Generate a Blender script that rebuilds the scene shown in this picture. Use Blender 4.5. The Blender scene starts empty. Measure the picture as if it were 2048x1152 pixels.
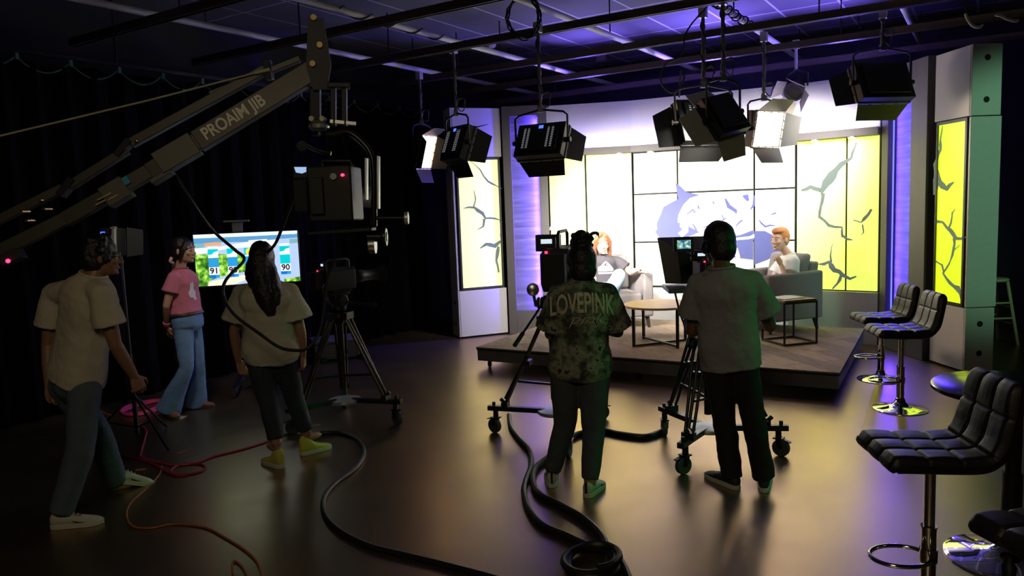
import bpy, bmesh, math, random
from mathutils import Vector, Matrix, Euler, noise
from mathutils.bvhtree import BVHTree
random.seed(7)
V = Vector
SC = bpy.context.scene
COL = SC.collection
# ------------------------------------------------------------------ camera
FPX, CAMH, PITCH, ROLL = 1500.0, 1.85, math.atan(.1087), .038
_f = V((0, math.cos(PITCH), -math.sin(PITCH)))
_u0 = V((0, math.sin(PITCH), math.cos(PITCH)))
_r = V((1, 0, 0)) * math.cos(ROLL) - _u0 * math.sin(ROLL)
_u = V((1, 0, 0)) * math.sin(ROLL) + _u0 * math.cos(ROLL)
CAMP = V((0, 0, CAMH))
cd = bpy.data.cameras.new('camera')
cam = bpy.data.objects.new('camera', cd)
COL.objects.link(cam)
cam.matrix_world = Matrix(((_r.x, _u.x, -_f.x, 0), (_r.y, _u.y, -_f.y, 0), (_r.z, _u.z, -_f.z, CAMH), (0, 0, 0, 1)))
cd.sensor_width = 36
cd.sensor_fit = 'HORIZONTAL'
cd.lens = 36 * FPX / 2048
cd.clip_start = .05
cd.clip_end = 100
SC.camera = cam


def ray(px, py):
    return _f + _r * ((px - 1024) / FPX) + _u * ((576 - py) / FPX)


def at(px, py, Y):
    "point of the place seen at a pixel of the photograph, at depth Y"
    d = ray(px, py)
    return CAMP + d * (Y / d.y)


def atz(px, py, z=0.0):
    "point seen at a pixel of the photograph, on the level z"
    d = ray(px, py)
    return CAMP + d * ((z - CAMH) / d.z)


RA = math.radians(32.6)               # the room is turned against the camera
C1 = V((math.cos(RA), -math.sin(RA), 0))
D1 = V((math.sin(RA), math.cos(RA), 0))
ZU = V((0, 0, 1))


def rc(c, d, z=0.0):
    return C1 * c + D1 * d + ZU * z


# ------------------------------------------------------------------ view, world, large lights
SC.view_settings.view_transform = 'Standard'
SC.view_settings.look = 'None'
SC.view_settings.exposure = 0.0
SC.view_settings.gamma = 1.0
SC.view_settings.use_curve_mapping = False
SC.cycles.use_denoising = True
SC.cycles.max_bounces = 7
SC.cycles.diffuse_bounces = 4
SC.cycles.glossy_bounces = 4
SC.cycles.sample_clamp_indirect = 6
SC.cycles.caustics_reflective = False
SC.cycles.caustics_refractive = False
W = bpy.data.worlds.new('studio_dark')
SC.world = W
W.use_nodes = True
W.node_tree.nodes['Background'].inputs[0].default_value = (.9, .85, 1, 1)
W.node_tree.nodes['Background'].inputs[1].default_value = .0025


def light(name, kind, loc, target, power, color, size=.3, size_y=None, spread=None, angle=None, blend=.5):
    ld = bpy.data.lights.new(name, kind)
    ld.energy = power
    ld.color = color
    if kind == 'AREA':
        ld.size = size
        if size_y:
            ld.shape = 'RECTANGLE'
            ld.size_y = size_y
        if spread:
            ld.spread = math.radians(spread)
    else:
        ld.shadow_soft_size = size
    if angle:
        ld.spot_size = math.radians(angle)
        ld.spot_blend = blend
    o = bpy.data.objects.new(name, ld)
    COL.objects.link(o)
    loc = V(loc)
    d = V(target) - loc
    o.matrix_world = Matrix.Translation(loc) @ d.to_track_quat('-Z', 'Y').to_matrix().to_4x4()
    return o


# added weak fill over the crew, from behind the photographer; no lamp known there
light('crew_fill', 'AREA', (-.6, -.6, 3.9), (-.8, 5.2, .6), 43, (1, .84, .56), 1.2)
# unseen fill spot, added to brighten the presenter
light('presenter_fill', 'SPOT', (-2.2, 4.6, 3.6), (-3.3, 7.0, 1.2), 150, (1, .87, .8), .25, angle=34, blend=.8)
# green lamp on the right side of the grid
light('green_side_lamp', 'SPOT', (5.2, 3.55, 2.7), (1.75, 4.75, .95), 110, (.06, 1, .25), .1, angle=30, blend=.6)
light('green_back_lamp', 'SPOT', (5.6, 3.0, 3.4), (4.9, 8.2, 1.6), 300, (.4, 1, .58), .12, angle=34, blend=.6)


# ------------------------------------------------------------------ materials
def rgb(h):
    h = h.lstrip('#')
    s = [int(h[i:i + 2], 16) / 255 for i in (0, 2, 4)]
    return tuple(x / 12.92 if x <= .04045 else ((x + .055) / 1.055) ** 2.4 for x in s)


def mat(name, col, rough=.5, metal=0.0, emit=0.0, emit_col=None, var=.12, scale=18, bump=0.0, bscale=60, spec=.5, coat=0.0, sheen=0.0):
    if isinstance(col, str):
        col = rgb(col)
    m = bpy.data.materials.new(name)
    m.use_nodes = True
    nt = m.node_tree
    b = nt.nodes['Principled BSDF']
    b.inputs['Roughness'].default_value = rough
    b.inputs['Metallic'].default_value = metal
    b.inputs['Specular IOR Level'].default_value = spec
    b.inputs['Coat Weight'].default_value = coat
    b.inputs['Sheen Weight'].default_value = sheen
    tc = nt.nodes.new('ShaderNodeTexCoord')
    nz = nt.nodes.new('ShaderNodeTexNoise')
    nz.inputs['Scale'].default_value = scale
    nz.inputs['Detail'].default_value = 4
    nt.links.new(tc.outputs['Object'], nz.inputs['Vector'])
    mx = nt.nodes.new('ShaderNodeMix')
    mx.data_type = 'RGBA'
    mx.inputs['A'].default_value = (*[max(0, c * (1 - var)) for c in col], 1)
    mx.inputs['B'].default_value = (*[min(1, c * (1 + var)) for c in col], 1)
    nt.links.new(nz.outputs['Fac'], mx.inputs['Factor'])
    nt.links.new(mx.outputs['Result'], b.inputs['Base Color'])
    if emit:
        b.inputs['Emission Color'].default_value = (*(emit_col or col), 1)
        b.inputs['Emission Strength'].default_value = emit
    if bump:
        n2 = nt.nodes.new('ShaderNodeTexNoise')
        n2.inputs['Scale'].default_value = bscale
        n2.inputs['Detail'].default_value = 3
        nt.links.new(tc.outputs['Object'], n2.inputs['Vector'])
        bp = nt.nodes.new('ShaderNodeBump')
        bp.inputs['Strength'].default_value = bump
        bp.inputs['Distance'].default_value = .02
        nt.links.new(n2.outputs['Fac'], bp.inputs['Height'])
        nt.links.new(bp.outputs['Normal'], b.inputs['Normal'])
    m['b'] = 1
    return m


def nodes(m):
    return m.node_tree, m.node_tree.nodes['Principled BSDF']


def ramp(nt, fac, stops):
    r = nt.nodes.new('ShaderNodeValToRGB')
    e = r.color_ramp.elements
    while len(e) < len(stops):
        e.new(.5)
    for k, (p, c) in zip(e, stops):
        k.position = p
        k.color = (*c, 1)
    nt.links.new(fac, r.inputs[0])
    return r.outputs[0]


# ------------------------------------------------------------------ mesh helpers
class MB:
    def __init__(s):
        s.bm = bmesh.new()
        s.mi = 0

    def face(s, vs):
        try:
            f = s.bm.faces.new(vs)
            f.material_index = s.mi
            return f
        except ValueError:
            return None

    def verts(s, pts):
        return [s.bm.verts.new(p) for p in pts]

    def box(s, c, size, R=None):
        c = V(c)
        x, y, z = [k / 2 for k in size]
        R = R or Matrix.Identity(3)
        p = [c + R @ V((a * x, b * y, d * z)) for a in (-1, 1) for b in (-1, 1) for d in (-1, 1)]
        v = s.verts(p)
        for q in ((0, 1, 3, 2), (4, 6, 7, 5), (0, 4, 5, 1), (2, 3, 7, 6), (0, 2, 6, 4), (1, 5, 7, 3)):
            s.face([v[i] for i in q])
        return s

    def bar(s, p0, p1, w, h, up=ZU):
        "rectangular bar between two points, w across, h along up"
        p0, p1 = V(p0), V(p1)
        y = (p1 - p0)
        L = y.length
        y = y.normalized()
        x = y.cross(up)
        if x.length < 1e-5:
            x = y.cross(V((1, 0, 0)))
        x.normalize()
        z = x.cross(y)
        R = Matrix((x, y, z)).transposed()
        return s.box((p0 + p1) / 2, (w, L, h), R)

    def loft(s, rings, cap=True, closed=False):
        vr = [s.verts(r) for r in rings]
        n = len(vr[0])
        for i in range(len(vr) - (0 if closed else 1)):
            a, b = vr[i], vr[(i + 1) % len(vr)]
            for j in range(n):
                s.face([a[j], a[(j + 1) % n], b[(j + 1) % n], b[j]])
        if cap and not closed:
            s.face(list(reversed(vr[0])))
            s.face(vr[-1])
        return s

    def cyl(s, p0, p1, r0, r1=None, n=14, cap=True):
        p0, p1 = V(p0), V(p1)
        r1 = r0 if r1 is None else r1
        d = (p1 - p0).normalized()
        a = d.orthogonal().normalized()
        b = d.cross(a)
        an = [2 * math.pi * i / n for i in range(n)]
        return s.loft([[p + (a * math.cos(t) + b * math.sin(t)) * r for t in an] for p, r in ((p0, r0), (p1, r1))], cap)

    def tube(s, pts, r, n=8, closed=False, flat=None):
        pts = [V(p) for p in pts]
        N = len(pts)
        rs = r if isinstance(r, (list, tuple)) else [r] * N
        tang = []
        for i in range(N):
            if closed:
                t = pts[(i + 1) % N] - pts[i - 1]
            else:
                t = pts[min(i + 1, N - 1)] - pts[max(i - 1, 0)]
            tang.append(t.normalized() if t.length > 1e-9 else V((0, 0, 1)))
        a = tang[0].orthogonal().normalized()
        rings = []
        for i in range(N):
            a = a - tang[i] * a.dot(tang[i])
            a = a.normalized() if a.length > 1e-6 else tang[i].orthogonal().normalized()
            b = tang[i].cross(a)
            rings.append([pts[i] + (a * math.cos(2 * math.pi * k / n) + b * math.sin(2 * math.pi * k / n)) * rs[i] for k in range(n)])
        return s.loft(rings, True, closed)

    def ell(s, c, rad, R=None, nu=18, nv=12):
        c = V(c)
        if not isinstance(rad, (tuple, list)):
            rad = (rad,) * 3
        R = R or Matrix.Identity(3)
        P = lambda th, ph: c + R @ V((rad[0] * math.sin(th) * math.cos(ph), rad[1] * math.sin(th) * math.sin(ph), rad[2] * math.cos(th)))
        top = s.bm.verts.new(P(0, 0))
        bot = s.bm.verts.new(P(math.pi, 0))
        rings = [s.verts([P(math.pi * i / nv, 2 * math.pi * j / nu) for j in range(nu)]) for i in range(1, nv)]
        for j in range(nu):
            k = (j + 1) % nu
            s.face([top, rings[0][j], rings[0][k]])
            s.face([bot, rings[-1][k], rings[-1][j]])
            for i in range(len(rings) - 1):
                s.face([rings[i][j], rings[i + 1][j], rings[i + 1][k], rings[i][k]])
        return s

    def lathe(s, prof, c=(0, 0, 0), n=32, R=None):
        c = V(c)
        R = R or Matrix.Identity(3)
        return s.loft([[c + R @ V((r * math.cos(2 * math.pi * k / n), r * math.sin(2 * math.pi * k / n), z)) for k in range(n)] for r, z in prof])

    def prism(s, poly, ext):
        ext = V(ext)
        return s.loft([[V(p) for p in poly], [V(p) + ext for p in poly]])

    def poly(s, pts):
        s.face(s.verts(pts))
        return s

    def done(s, name, mats, parent=None, bevel=0, sharp=40, smooth=True, segs=2):
        bm = s.bm
        bmesh.ops.recalc_face_normals(bm, faces=bm.faces)
        ca = math.radians(sharp)
        for f in bm.faces:
            f.smooth = smooth
        for e in bm.edges:
            if len(e.link_faces) == 2 and e.calc_face_angle(0) > ca:
                e.smooth = False
        me = bpy.data.meshes.new(name)
        bm.to_mesh(me)
        bm.free()
        for m in (mats if isinstance(mats, (list, tuple)) else [mats]):
            me.materials.append(m)
        o = bpy.data.objects.new(name, me)
        COL.objects.link(o)
        adopt(o, parent)
        if bevel:
            md = o.modifiers.new('bevel', 'BEVEL')
            md.width = bevel
            md.segments = segs
            md.limit_method = 'ANGLE'
            md.angle_limit = math.radians(50)
        return o


def adopt(o, parent):
    if parent is not None:
        o.parent = parent
        if parent.parent is None:
            o.matrix_parent_inverse = parent.matrix_basis.inverted()


def tag(o, label, cat, group=None):
    o['label'] = label
    o['category'] = cat
    if group:
        o['group'] = group
    return o


def thing(name, label, cat, loc=(0, 0, 0), group=None, rz=0):
    o = bpy.data.objects.new(name, None)
    COL.objects.link(o)
    o.empty_display_size = .1
    o.location = loc
    o.rotation_euler = (0, 0, rz)
    return tag(o, label, cat, group)


def struct(o):
    o['kind'] = 'structure'
    return o


def frame3(fwd, up=ZU):
    "matrix whose columns are right, forward, up"
    y = V(fwd).normalized()
    x = y.cross(V(up)).normalized()
    return Matrix((x, y, x.cross(y))).transposed()


def rotz(a):
    return Matrix.Rotation(a, 3, 'Z')


def text_mesh(txt, size, ext=.002, align='CENTER', shear=0, bold=0, spacing=1.0, sub=0):
    cu = bpy.data.curves.new('letters', 'FONT')
    cu.body = txt
    cu.size = size
    cu.extrude = ext
    cu.align_x = align
    cu.align_y = 'CENTER'
    cu.shear = shear
    cu.offset = bold
    cu.space_character = spacing
    cu.resolution_u = 4
    t = bpy.data.objects.new('letters', cu)
    COL.objects.link(t)
    dg = bpy.context.evaluated_depsgraph_get()
    me = bpy.data.meshes.new_from_object(t.evaluated_get(dg))
    bpy.data.objects.remove(t)
    bpy.data.curves.remove(cu)
    bm = bmesh.new()
    bm.from_mesh(me)
    bpy.data.meshes.remove(me)
    if sub:
        bmesh.ops.triangulate(bm, faces=bm.faces)
        for _ in range(4):
            es = [e for e in bm.edges if e.calc_length() > sub]
            if not es:
                break
            bmesh.ops.subdivide_edges(bm, edges=es, cuts=1)
            bmesh.ops.triangulate(bm, faces=bm.faces)
    return bm


def place_text(name, bm, M4, m, parent):
    bm.transform(M4)
    mb = MB()
    mb.bm.free()
    mb.bm = bm
    return mb.done(name, m, parent, smooth=False)


def spline(pts, k=8, closed=False):
    "Catmull-Rom through points"
    P = [V(p) for p in pts]
    n = len(P)
    out = []
    for i in range(n if closed else n - 1):
        if closed:
            a, b, c, d = P[i - 1], P[i], P[(i + 1) % n], P[(i + 2) % n]
        else:
            a, b, c, d = P[max(i - 1, 0)], P[i], P[i + 1], P[min(i + 2, n - 1)]
        for j in range(k):
            t = j / k
            out.append(.5 * ((2 * b) + (c - a) * t + (2 * a - 5 * b + 4 * c - d) * t * t + (3 * b - a - 3 * c + d) * t ** 3))
    if not closed:
        out.append(P[-1])
    return out


# shared materials
M = {}
M['black'] = mat('black_paint', (.006, .006, .007), .55, var=.2)
M['blackmatte'] = mat('matte_black', (.006, .006, .007), .7)
M['blackgloss'] = mat('gloss_black', (.006, .006, .007), .18)
M['rubber'] = mat('black_rubber', (.008, .008, .008), .6)
M['darkmetal'] = mat('dark_metal', (.03, .03, .032), .35, .8)
M['chrome'] = mat('chrome', (.8, .8, .82), .06, 1, var=.02)
M['steel'] = mat('steel', (.5, .5, .5), .3, 1, var=.05)
M['alu'] = mat('brushed_aluminium', (.6, .59, .57), .4, .7, var=.06)
M['white'] = mat('white_paint', (.75, .74, .74), .55, var=.03)
M['offwhite'] = mat('white_laminate', (.62, .6, .62), .55, var=.03)
M['grayframe'] = mat('grey_trim', (.12, .11, .115), .5, var=.08)
M['greyside'] = mat('grey_plywood_edge', (.45, .46, .44), .6, var=.06)
M['blackhole'] = mat('hole_shadow', (.004, .004, .004), .9)
M['red_led'] = mat('red_lamp', (.3, .0, .02), .3, emit=6, emit_col=(1, .02, .08))
M['blue_lcd'] = mat('blue_display', (.02, .05, .3), .3, emit=1.6, emit_col=(.08, .16, 1))
M['gold'] = mat('brass_bolt', (.55, .42, .2), .3, .9)
# ------------------------------------------------------------------ room shell
fm = mat('polished_concrete', (.42, .33, .235), .3, var=.15, scale=1.2, spec=.9)
nt, b = nodes(fm)
tc = nt.nodes.new('ShaderNodeTexCoord')
n3 = nt.nodes.new('ShaderNodeTexNoise')
n3.inputs['Scale'].default_value = 2.6
n3.inputs['Detail'].default_value = 8
n3.inputs['Roughness'].default_value = .65
nt.links.new(tc.outputs['Object'], n3.inputs['Vector'])
rr = ramp(nt, n3.outputs['Fac'], [(.3, (.29,) * 3), (.7, (.37,) * 3)])
nt.links.new(rr, b.inputs['Roughness'])
n4 = nt.nodes.new('ShaderNodeTexNoise')
n4.inputs['Scale'].default_value = 30
n4.inputs['Detail'].default_value = 5
nt.links.new(tc.outputs['Object'], n4.inputs['Vector'])
bp = nt.nodes.new('ShaderNodeBump')
bp.inputs['Strength'].default_value = .03
bp.inputs['Distance'].default_value = .004
nt.links.new(n4.outputs['Fac'], bp.inputs['Height'])
nt.links.new(bp.outputs['Normal'], b.inputs['Normal'])
b.inputs['IOR'].default_value = 2.1
b.inputs['Coat Weight'].default_value = .25
b.inputs['Metallic'].default_value = .93
b.inputs['Coat Roughness'].default_value = .4
b.inputs['Coat Tint'].default_value = (1, .86, .66, 1)
b.inputs['Coat IOR'].default_value = 1.7
b.inputs['Specular Tint'].default_value = (1, .84, .64, 1)
ROOMC0, ROOMC1, ROOMD0, ROOMD1, CEIL = -8.0, 5.2, -2.0, 11.9, 4.15


def slab(name, c0, c1, d0, d1, z0, z1, m, **k):
    mb = MB()
    mb.box((0, 0, 0), (c1 - c0, d1 - d0, z1 - z0))
    o = mb.done(name, m, smooth=False)
    o.location = rc((c0 + c1) / 2, (d0 + d1) / 2, (z0 + z1) / 2)
    o.rotation_euler = (0, 0, -RA)
    return struct(o)


slab('floor', ROOMC0, ROOMC1, ROOMD0, ROOMD1, -.1, 0, fm)
cm = mat('black_ceiling_tile', (.085, .085, .09), .85, var=.25, scale=3)
nt, b = nodes(cm)
tc = nt.nodes.new('ShaderNodeTexCoord')
bk = nt.nodes.new('ShaderNodeTexBrick')
bk.offset = 0
bk.inputs['Scale'].default_value = 1
bk.inputs['Brick Width'].default_value = .7
bk.inputs['Row Height'].default_value = 1.4
bk.inputs['Mortar Size'].default_value = .014
bk.inputs['Color1'].default_value = (.085, .085, .092, 1)
bk.inputs['Color2'].default_value = (.1, .1, .1, 1)
bk.inputs['Mortar'].default_value = (.42, .42, .42, 1)
mp = nt.nodes.new('ShaderNodeMapping')
mp.inputs['Location'].default_value = (.2, .5, 0)
nt.links.new(tc.outputs['Object'], mp.inputs['Vector'])
nt.links.new(mp.outputs['Vector'], bk.inputs['Vector'])
nt.links.new(bk.outputs['Color'], b.inputs['Base Color'])
slab('ceiling', ROOMC0, ROOMC1, ROOMD0, ROOMD1, CEIL, CEIL + .1, cm)
wm = mat('black_wall_paint', (.012, .012, .016), .8, var=.2, scale=2)
slab('wall_left', ROOMC0 - .1, ROOMC0, ROOMD0, ROOMD1, 0, CEIL, wm)
slab('wall_right', ROOMC1, ROOMC1 + .1, ROOMD0, ROOMD1, 0, CEIL, wm)
wn = mat('navy_wall_paint', (.007, .007, .01), .85, var=.2, scale=2)
slab('wall_back', ROOMC0, ROOMC1, ROOMD1, ROOMD1 + .1, 0, CEIL, wn)
slab('wall_front', ROOMC0, ROOMC1, ROOMD0 - .1, ROOMD0, 0, CEIL, wm)

# ------------------------------------------------------------------ curtain along the left wall
curt_m = mat('black_velour', (.0028, .0022, .0022), .95, var=.3, scale=8, spec=.08)
CC = -7.55


def curtain(name, d0, d1, label):
    mb = MB()
    n = int((d1 - d0) * 26)
    top, bot = [], []
    for i in range(n + 1):
        d = d0 + (d1 - d0) * i / n
        ph = d * 2 * math.pi / .3
        w = .045 * math.sin(ph + .7 * math.sin(d * 1.7)) + .02 * math.sin(ph * 2.1 + d)
        top.append(rc(CC + w * .7, d, 3.36 - .03 * abs(math.sin(ph * .25))))
        bot.append(rc(CC + w * 1.25 + .02 * math.sin(d * 3), d, .025))
    rows = []
    for k in range(9):
        t = k / 8
        rows.append([a.lerp(b_, t) for a, b_ in zip(top, bot)])
    vr = [mb.verts(r) for r in rows]
    for i in range(8):
        for j in range(n):
            mb.face([vr[i][j], vr[i][j + 1], vr[i + 1][j + 1], vr[i + 1][j]])
    o = mb.done(name, curt_m, sharp=180)
    md = o.modifiers.new('thick', 'SOLIDIFY')
    md.thickness = .006
    return tag(o, label, 'curtain')


curt = curtain('stage_curtain', .6, 9.3, 'long black pleated drape covering the left wall behind the weather screen')
mb = MB()
mb.bar(rc(CC, .5, 3.44), rc(CC, 9.5, 3.44), .05, .04)
tr = tag(mb.done('curtain_track', M['darkmetal'], bevel=.004), 'straight grey rail from which the black drape hangs', 'curtain rail')
for d in (1.5, 4.5, 7.5, 9.2):
    mb = MB()
    mb.cyl(rc(CC, d, 3.44), rc(CC, d, CEIL), .012)
    mb.done('hanger_rod', M['darkmetal'], tr)
scal_m = mat('heading_tape_green_lit', (.06, .17, .07), .6)  # green lamplight on the tape is put into its colour
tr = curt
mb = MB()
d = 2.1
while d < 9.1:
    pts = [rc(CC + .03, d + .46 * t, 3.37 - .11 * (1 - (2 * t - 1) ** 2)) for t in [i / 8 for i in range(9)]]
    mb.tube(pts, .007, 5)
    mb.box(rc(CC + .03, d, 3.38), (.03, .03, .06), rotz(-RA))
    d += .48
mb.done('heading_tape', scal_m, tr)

# ------------------------------------------------------------------ lit set
TOP = 3.24
V0, V2, V3, V5 = V((.575, 10.8, 0)), V((1.74, 10.57, 0)), V((3.66, 9.63, 0)), V((4.42, 9.0, 0))
LA, LB = V((-.745, 10.58, 0)), V((-.08, 10.85, 0))
RB, RAp = V((4.5, 8.0, 0)), V((4.53, 7.45, 0))


def facing(A, B):
    u = (B - A).normalized()
    return u, V((-u.y, u.x, 0))


def wallbox(mb, A, B, z0, z1, t, off=0.0):
    "box whose front runs from A to B, t deep away from the viewer, front set back by off"
    u, n = facing(A, B)
    a, b_ = A + n * off, B + n * off
    P = [a, b_, b_ + n * t, a + n * t]
    mb.loft([[p + ZU * z0 for p in P], [p + ZU * z1 for p in P]])
    return mb


def on_line(px, py, A, B):
    "where the sight line of a pixel meets the upright plane through A and B"
    u, n = facing(A, B)
    d = ray(px, py)
    s_ = (A - V((0, 0, 0))).dot(n) / d.dot(n)
    p = CAMP + d * s_
    return p


def panel_mat(name, e, col=(.78, 1, .012), base=(.55, .6, .16)):
    m = mat(name, base, .45, emit=e, emit_col=col, var=.03, scale=4)
    return m


lime = panel_mat('lit_lime_panel', 1.1, (.9, 1, .3), (.6, .62, .35))  # whitening by the key lights is put into this paler base and emission
limeR = panel_mat('lit_lime_panel_wing', 1.0, (.74, 1, .0), (.3, .42, .04))
crack_m = mat('crack_print', (.07, .095, .09), .6, emit=.17, emit_col=(.5, .66, .56), var=.1)
crack_d = mat('crack_print_dark', (.12, .16, .15), .6, emit=.1, emit_col=(.6, .9, .5), var=.1)
frame_m = mat('thin_black_frame', (.02, .02, .02), .5)


def crack(A, B, off, lines, name, parent, m):
    "jagged printed crack on the panel plane; lines of (px, py, width in px)"
    u, n = facing(A, B)
    mb = MB()
    for ln in lines:
        P = []
        rnd = random.Random(len(ln) * 31 + int(ln[0][0]))
        for i in range(len(ln) - 1):
            (x0, y0, w0), (x1, y1, w1) = ln[i], ln[i + 1]
            L = math.hypot(x1 - x0, y1 - y0)
            k = max(1, int(L / 9))
            for j in range(k):
                t = j / k
                P.append((x0 + (x1 - x0) * t + rnd.uniform(-1.6, 1.6), y0 + (y1 - y0) * t + rnd.uniform(-1.6, 1.6), (w0 + (w1 - w0) * t) * rnd.uniform(.7, 1.35)))
        P.append(ln[-1])
        L_, R_ = [], []
        for i, (x, y, w) in enumerate(P):
            a, c = P[max(i - 1, 0)], P[min(i + 1, len(P) - 1)]
            tx, ty = c[0] - a[0], c[1] - a[1]
            l = math.hypot(tx, ty) or 1
            nx, ny = -ty / l, tx / l
            L_.append(on_line(x + nx * w / 2, y + ny * w / 2, A, B) - n * off)
            R_.append(on_line(x - nx * w / 2, y - ny * w / 2, A, B) - n * off)
        vl, vr = mb.verts(L_), mb.verts(R_)
        for i in range(len(P) - 1):
            mb.face([vl[i], vl[i + 1], vr[i + 1], vr[i]])
    o = mb.done(name, m, parent, smooth=False)
    md = o.modifiers.new('thick', 'SOLIDIFY')
    md.thickness = .002
    md.offset = 0
    return o


def lerp2(A, B, t):
    return A + (B - A) * t


def wing(name, A, B, label, side, lines, zp0, zp1, lm, cmx):
    t = thing(name, label, 'scenic column', (A + B) / 2)
    u, n = facing(A, B)
    depth = .3
    mb = MB()
    wallbox(mb, A, B, .02, zp0 - .01, depth)
    mb.done('lower_box', M['offwhite'], t, bevel=.006)
    mb = MB()
    wallbox(mb, A, B, zp1 + .01, TOP, depth)
    mb.done('upper_box', M['offwhite'], t, bevel=.006)
    mb = MB()
    wallbox(mb, A + u * .03, B - u * .03, zp0, zp1, depth - .06, .03)
    mb.done('panel_core', frame_m, t)
    w = (B - A).length
    ia, ib = A + u * .06, B - u * .06
    mb = MB()
    wallbox(mb, ia, ib, zp0 + .03, zp1 - .03, .02, .012)
    p = mb.done('light_panel', lm, t)
    crack(A, B, -.009, lines, 'crack_graphic', p, cmx)
    mb = MB()
    for q in ((A + u * .035, A + u * .06), (B - u * .06, B - u * .03)):
        wallbox(mb, q[0], q[1], zp0, zp1, .05)
    for q in ((zp0, zp0 + .03), (zp1 - .03, zp1)):
        wallbox(mb, A + u * .035, B - u * .03, q[0], q[1], .05)
    mb.done('panel_frame', frame_m, t)
    # outer edge board with round hand holes
    E = A - u * .002 if side < 0 else B + u * .002
    mbs = MB()
    bd = u * (.025 if side > 0 else -.025)
    for z0, z1, d0 in ((.02, zp0 - .01, 0), (zp0 + .0, zp1, .012), (zp1 + .01, TOP, 0)):
        P = [E, E + bd, E + bd + n * (depth + d0), E + n * (depth + d0)]
        mbs.loft([[q + ZU * z0 for q in P], [q + ZU * z1 for q in P]])
    e = mbs.done('edge_board', M['greyside'], t, bevel=.004)
    mbh = MB()
    for z in (.2, .5, zp1 + .16, TOP - .13):
        c = E + bd + n * (depth / 2) + ZU * z
        mbh.cyl(c - bd * .2, c + bd * .12, .03, n=18)
    mbh.done('hand_hole', M['blackhole'], e)
    return t


wing('scenic_column', LA, LB, 'white box column with lit crackled panel at the far left end of the set', -1, [
    [(940, 322, 1), (962, 340, 2), (975, 362, 4), (1003, 377, 2)],
    [(928, 417, 1), (948, 414, 6), (965, 428, 7), (972, 436, 5), (1000, 440, 2)], [(970, 436, 5), (966, 452, 3), (955, 460, 1)], [(948, 413, 4), (952, 395, 2), (948, 380, 1)],
    [(960, 496, 2), (972, 487, 6), (990, 491, 8), (1002, 482, 5)], [(998, 492, 7), (994, 520, 5), (998, 545, 4)], [(1001, 440, 2), (1003, 480, 3)]],
    .69, 2.55, lime, crack_m)
wing('scenic_column', RB, RAp, 'white box column with vivid lime crackled panel at the right end of the set', 1, [
    [(1884, 250, 1), (1878, 300, 5), (1868, 330, 5), (1876, 365, 12), (1892, 378, 8), (1906, 364, 2)], [(1872, 350, 10), (1868, 390, 6)],
    [(1866, 440, 4), (1884, 446, 5), (1898, 460, 7), (1910, 478, 6), (1930, 474, 3)], [(1896, 456, 4), (1904, 425, 2), (1909, 418, 1)],
    [(1908, 478, 5), (1900, 520, 3), (1884, 545, 3), (1897, 567, 6), (1914, 575, 9), (1922, 600, 5)], [(1866, 520, 3), (1882, 530, 4), (1886, 545, 3)], [(1904, 500, 2), (1918, 490, 1)]],
    .67, 2.55, limeR, crack_d)


# purple lit pillars
wood = mat('pale_plank', (.5, .48, .5), .55, var=.1)
nt, b = nodes(wood)
tc = nt.nodes.new('ShaderNodeTexCoord')
mp = nt.nodes.new('ShaderNodeMapping')
mp.inputs['Scale'].default_value = (3, 3, 40)
nt.links.new(tc.outputs['Object'], mp.inputs['Vector'])
n5 = nt.nodes.new('ShaderNodeTexNoise')
n5.inputs['Scale'].default_value = .5
n5.inputs['Detail'].default_value = 6
nt.links.new(mp.outputs['Vector'], n5.inputs['Vector'])
nt.links.new(ramp(nt, n5.outputs['Fac'], [(.3, (.11, .105, .11)), (.5, (.17, .165, .17)), (.7, (.27, .26, .27))]), b.inputs['Base Color'])
led = mat('blue_led_strip', (.1, .1, .4), .4, emit=3.0, emit_col=(.08, .1, 1))


def pillar(A, B, fl, fr, label, z0, z1, ledside):
    t = thing('lit_pillar', label, 'scenic pillar', (A + B) / 2)
    u, n = facing(A, B)
    mb = MB()
    wallbox(mb, A, A + u * fl, 0, TOP + .02, .3)
    wallbox(mb, B - u * fr, B, 0, TOP + .02, .3)
    wallbox(mb, A + u * fl, B - u * fr, 0, z0, .3)
    wallbox(mb, A + u * fl, B - u * fr, z1, TOP + .02, .3)
    mb.done('frame', M['grayframe'], t, bevel=.004)
    mb = MB()
    wallbox(mb, A + u * fl, B - u * fr, z0, z1, .03, .1)
    mb.done('plank_panel', wood, t)
    mb = MB()
    e = (B - u * (fr + .006)) if ledside > 0 else (A + u * (fl + .006))
    wallbox(mb, e - u * .005, e + u * .005, z0 + .02, z1 - .02, .012, .06)
    mb.done('led_strip', led, t)
    e = (B - u * (fr + .014)) if ledside > 0 else (A + u * (fl + .014))
    zc = (z0 + z1) / 2
    e2 = e + n * .05 + ZU * zc
    lo = light('pillar_strip', 'AREA', e2, e2 + u * (-ledside) * .5 + n * .16, 95 if ledside > 0 else 30, (.085, .04, 1), z1 - z0 - .1, .03)
    # strip runs vertically
    z = -((u * (-ledside) * .5 + n * .16).normalized())
    x = ZU
    y = z.cross(x)
    lo.matrix_world = Matrix(((x.x, y.x, z.x, e2.x), (x.y, y.y, z.y, e2.y), (x.z, y.z, z.z, e2.z), (0, 0, 0, 1)))
    f = (A + B) / 2 - n * 0.0
    return t


PLA, PLB = V((-.06, 10.83, 0)), V((.57, 10.8, 0))
pillar(PLA, PLB, .12, .12, 'grey framed pillar with purple lit plank panel beside the left end column', .34, 3.12, 1)
PRA, PRB = V((4.43, 8.98, 0)), V((4.46, 8.07, 0))
pillar(PRA, PRB, .14, .3, 'grey framed pillar with purple lit plank panel behind the bar stools', .3, 3.0, -1)

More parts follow.
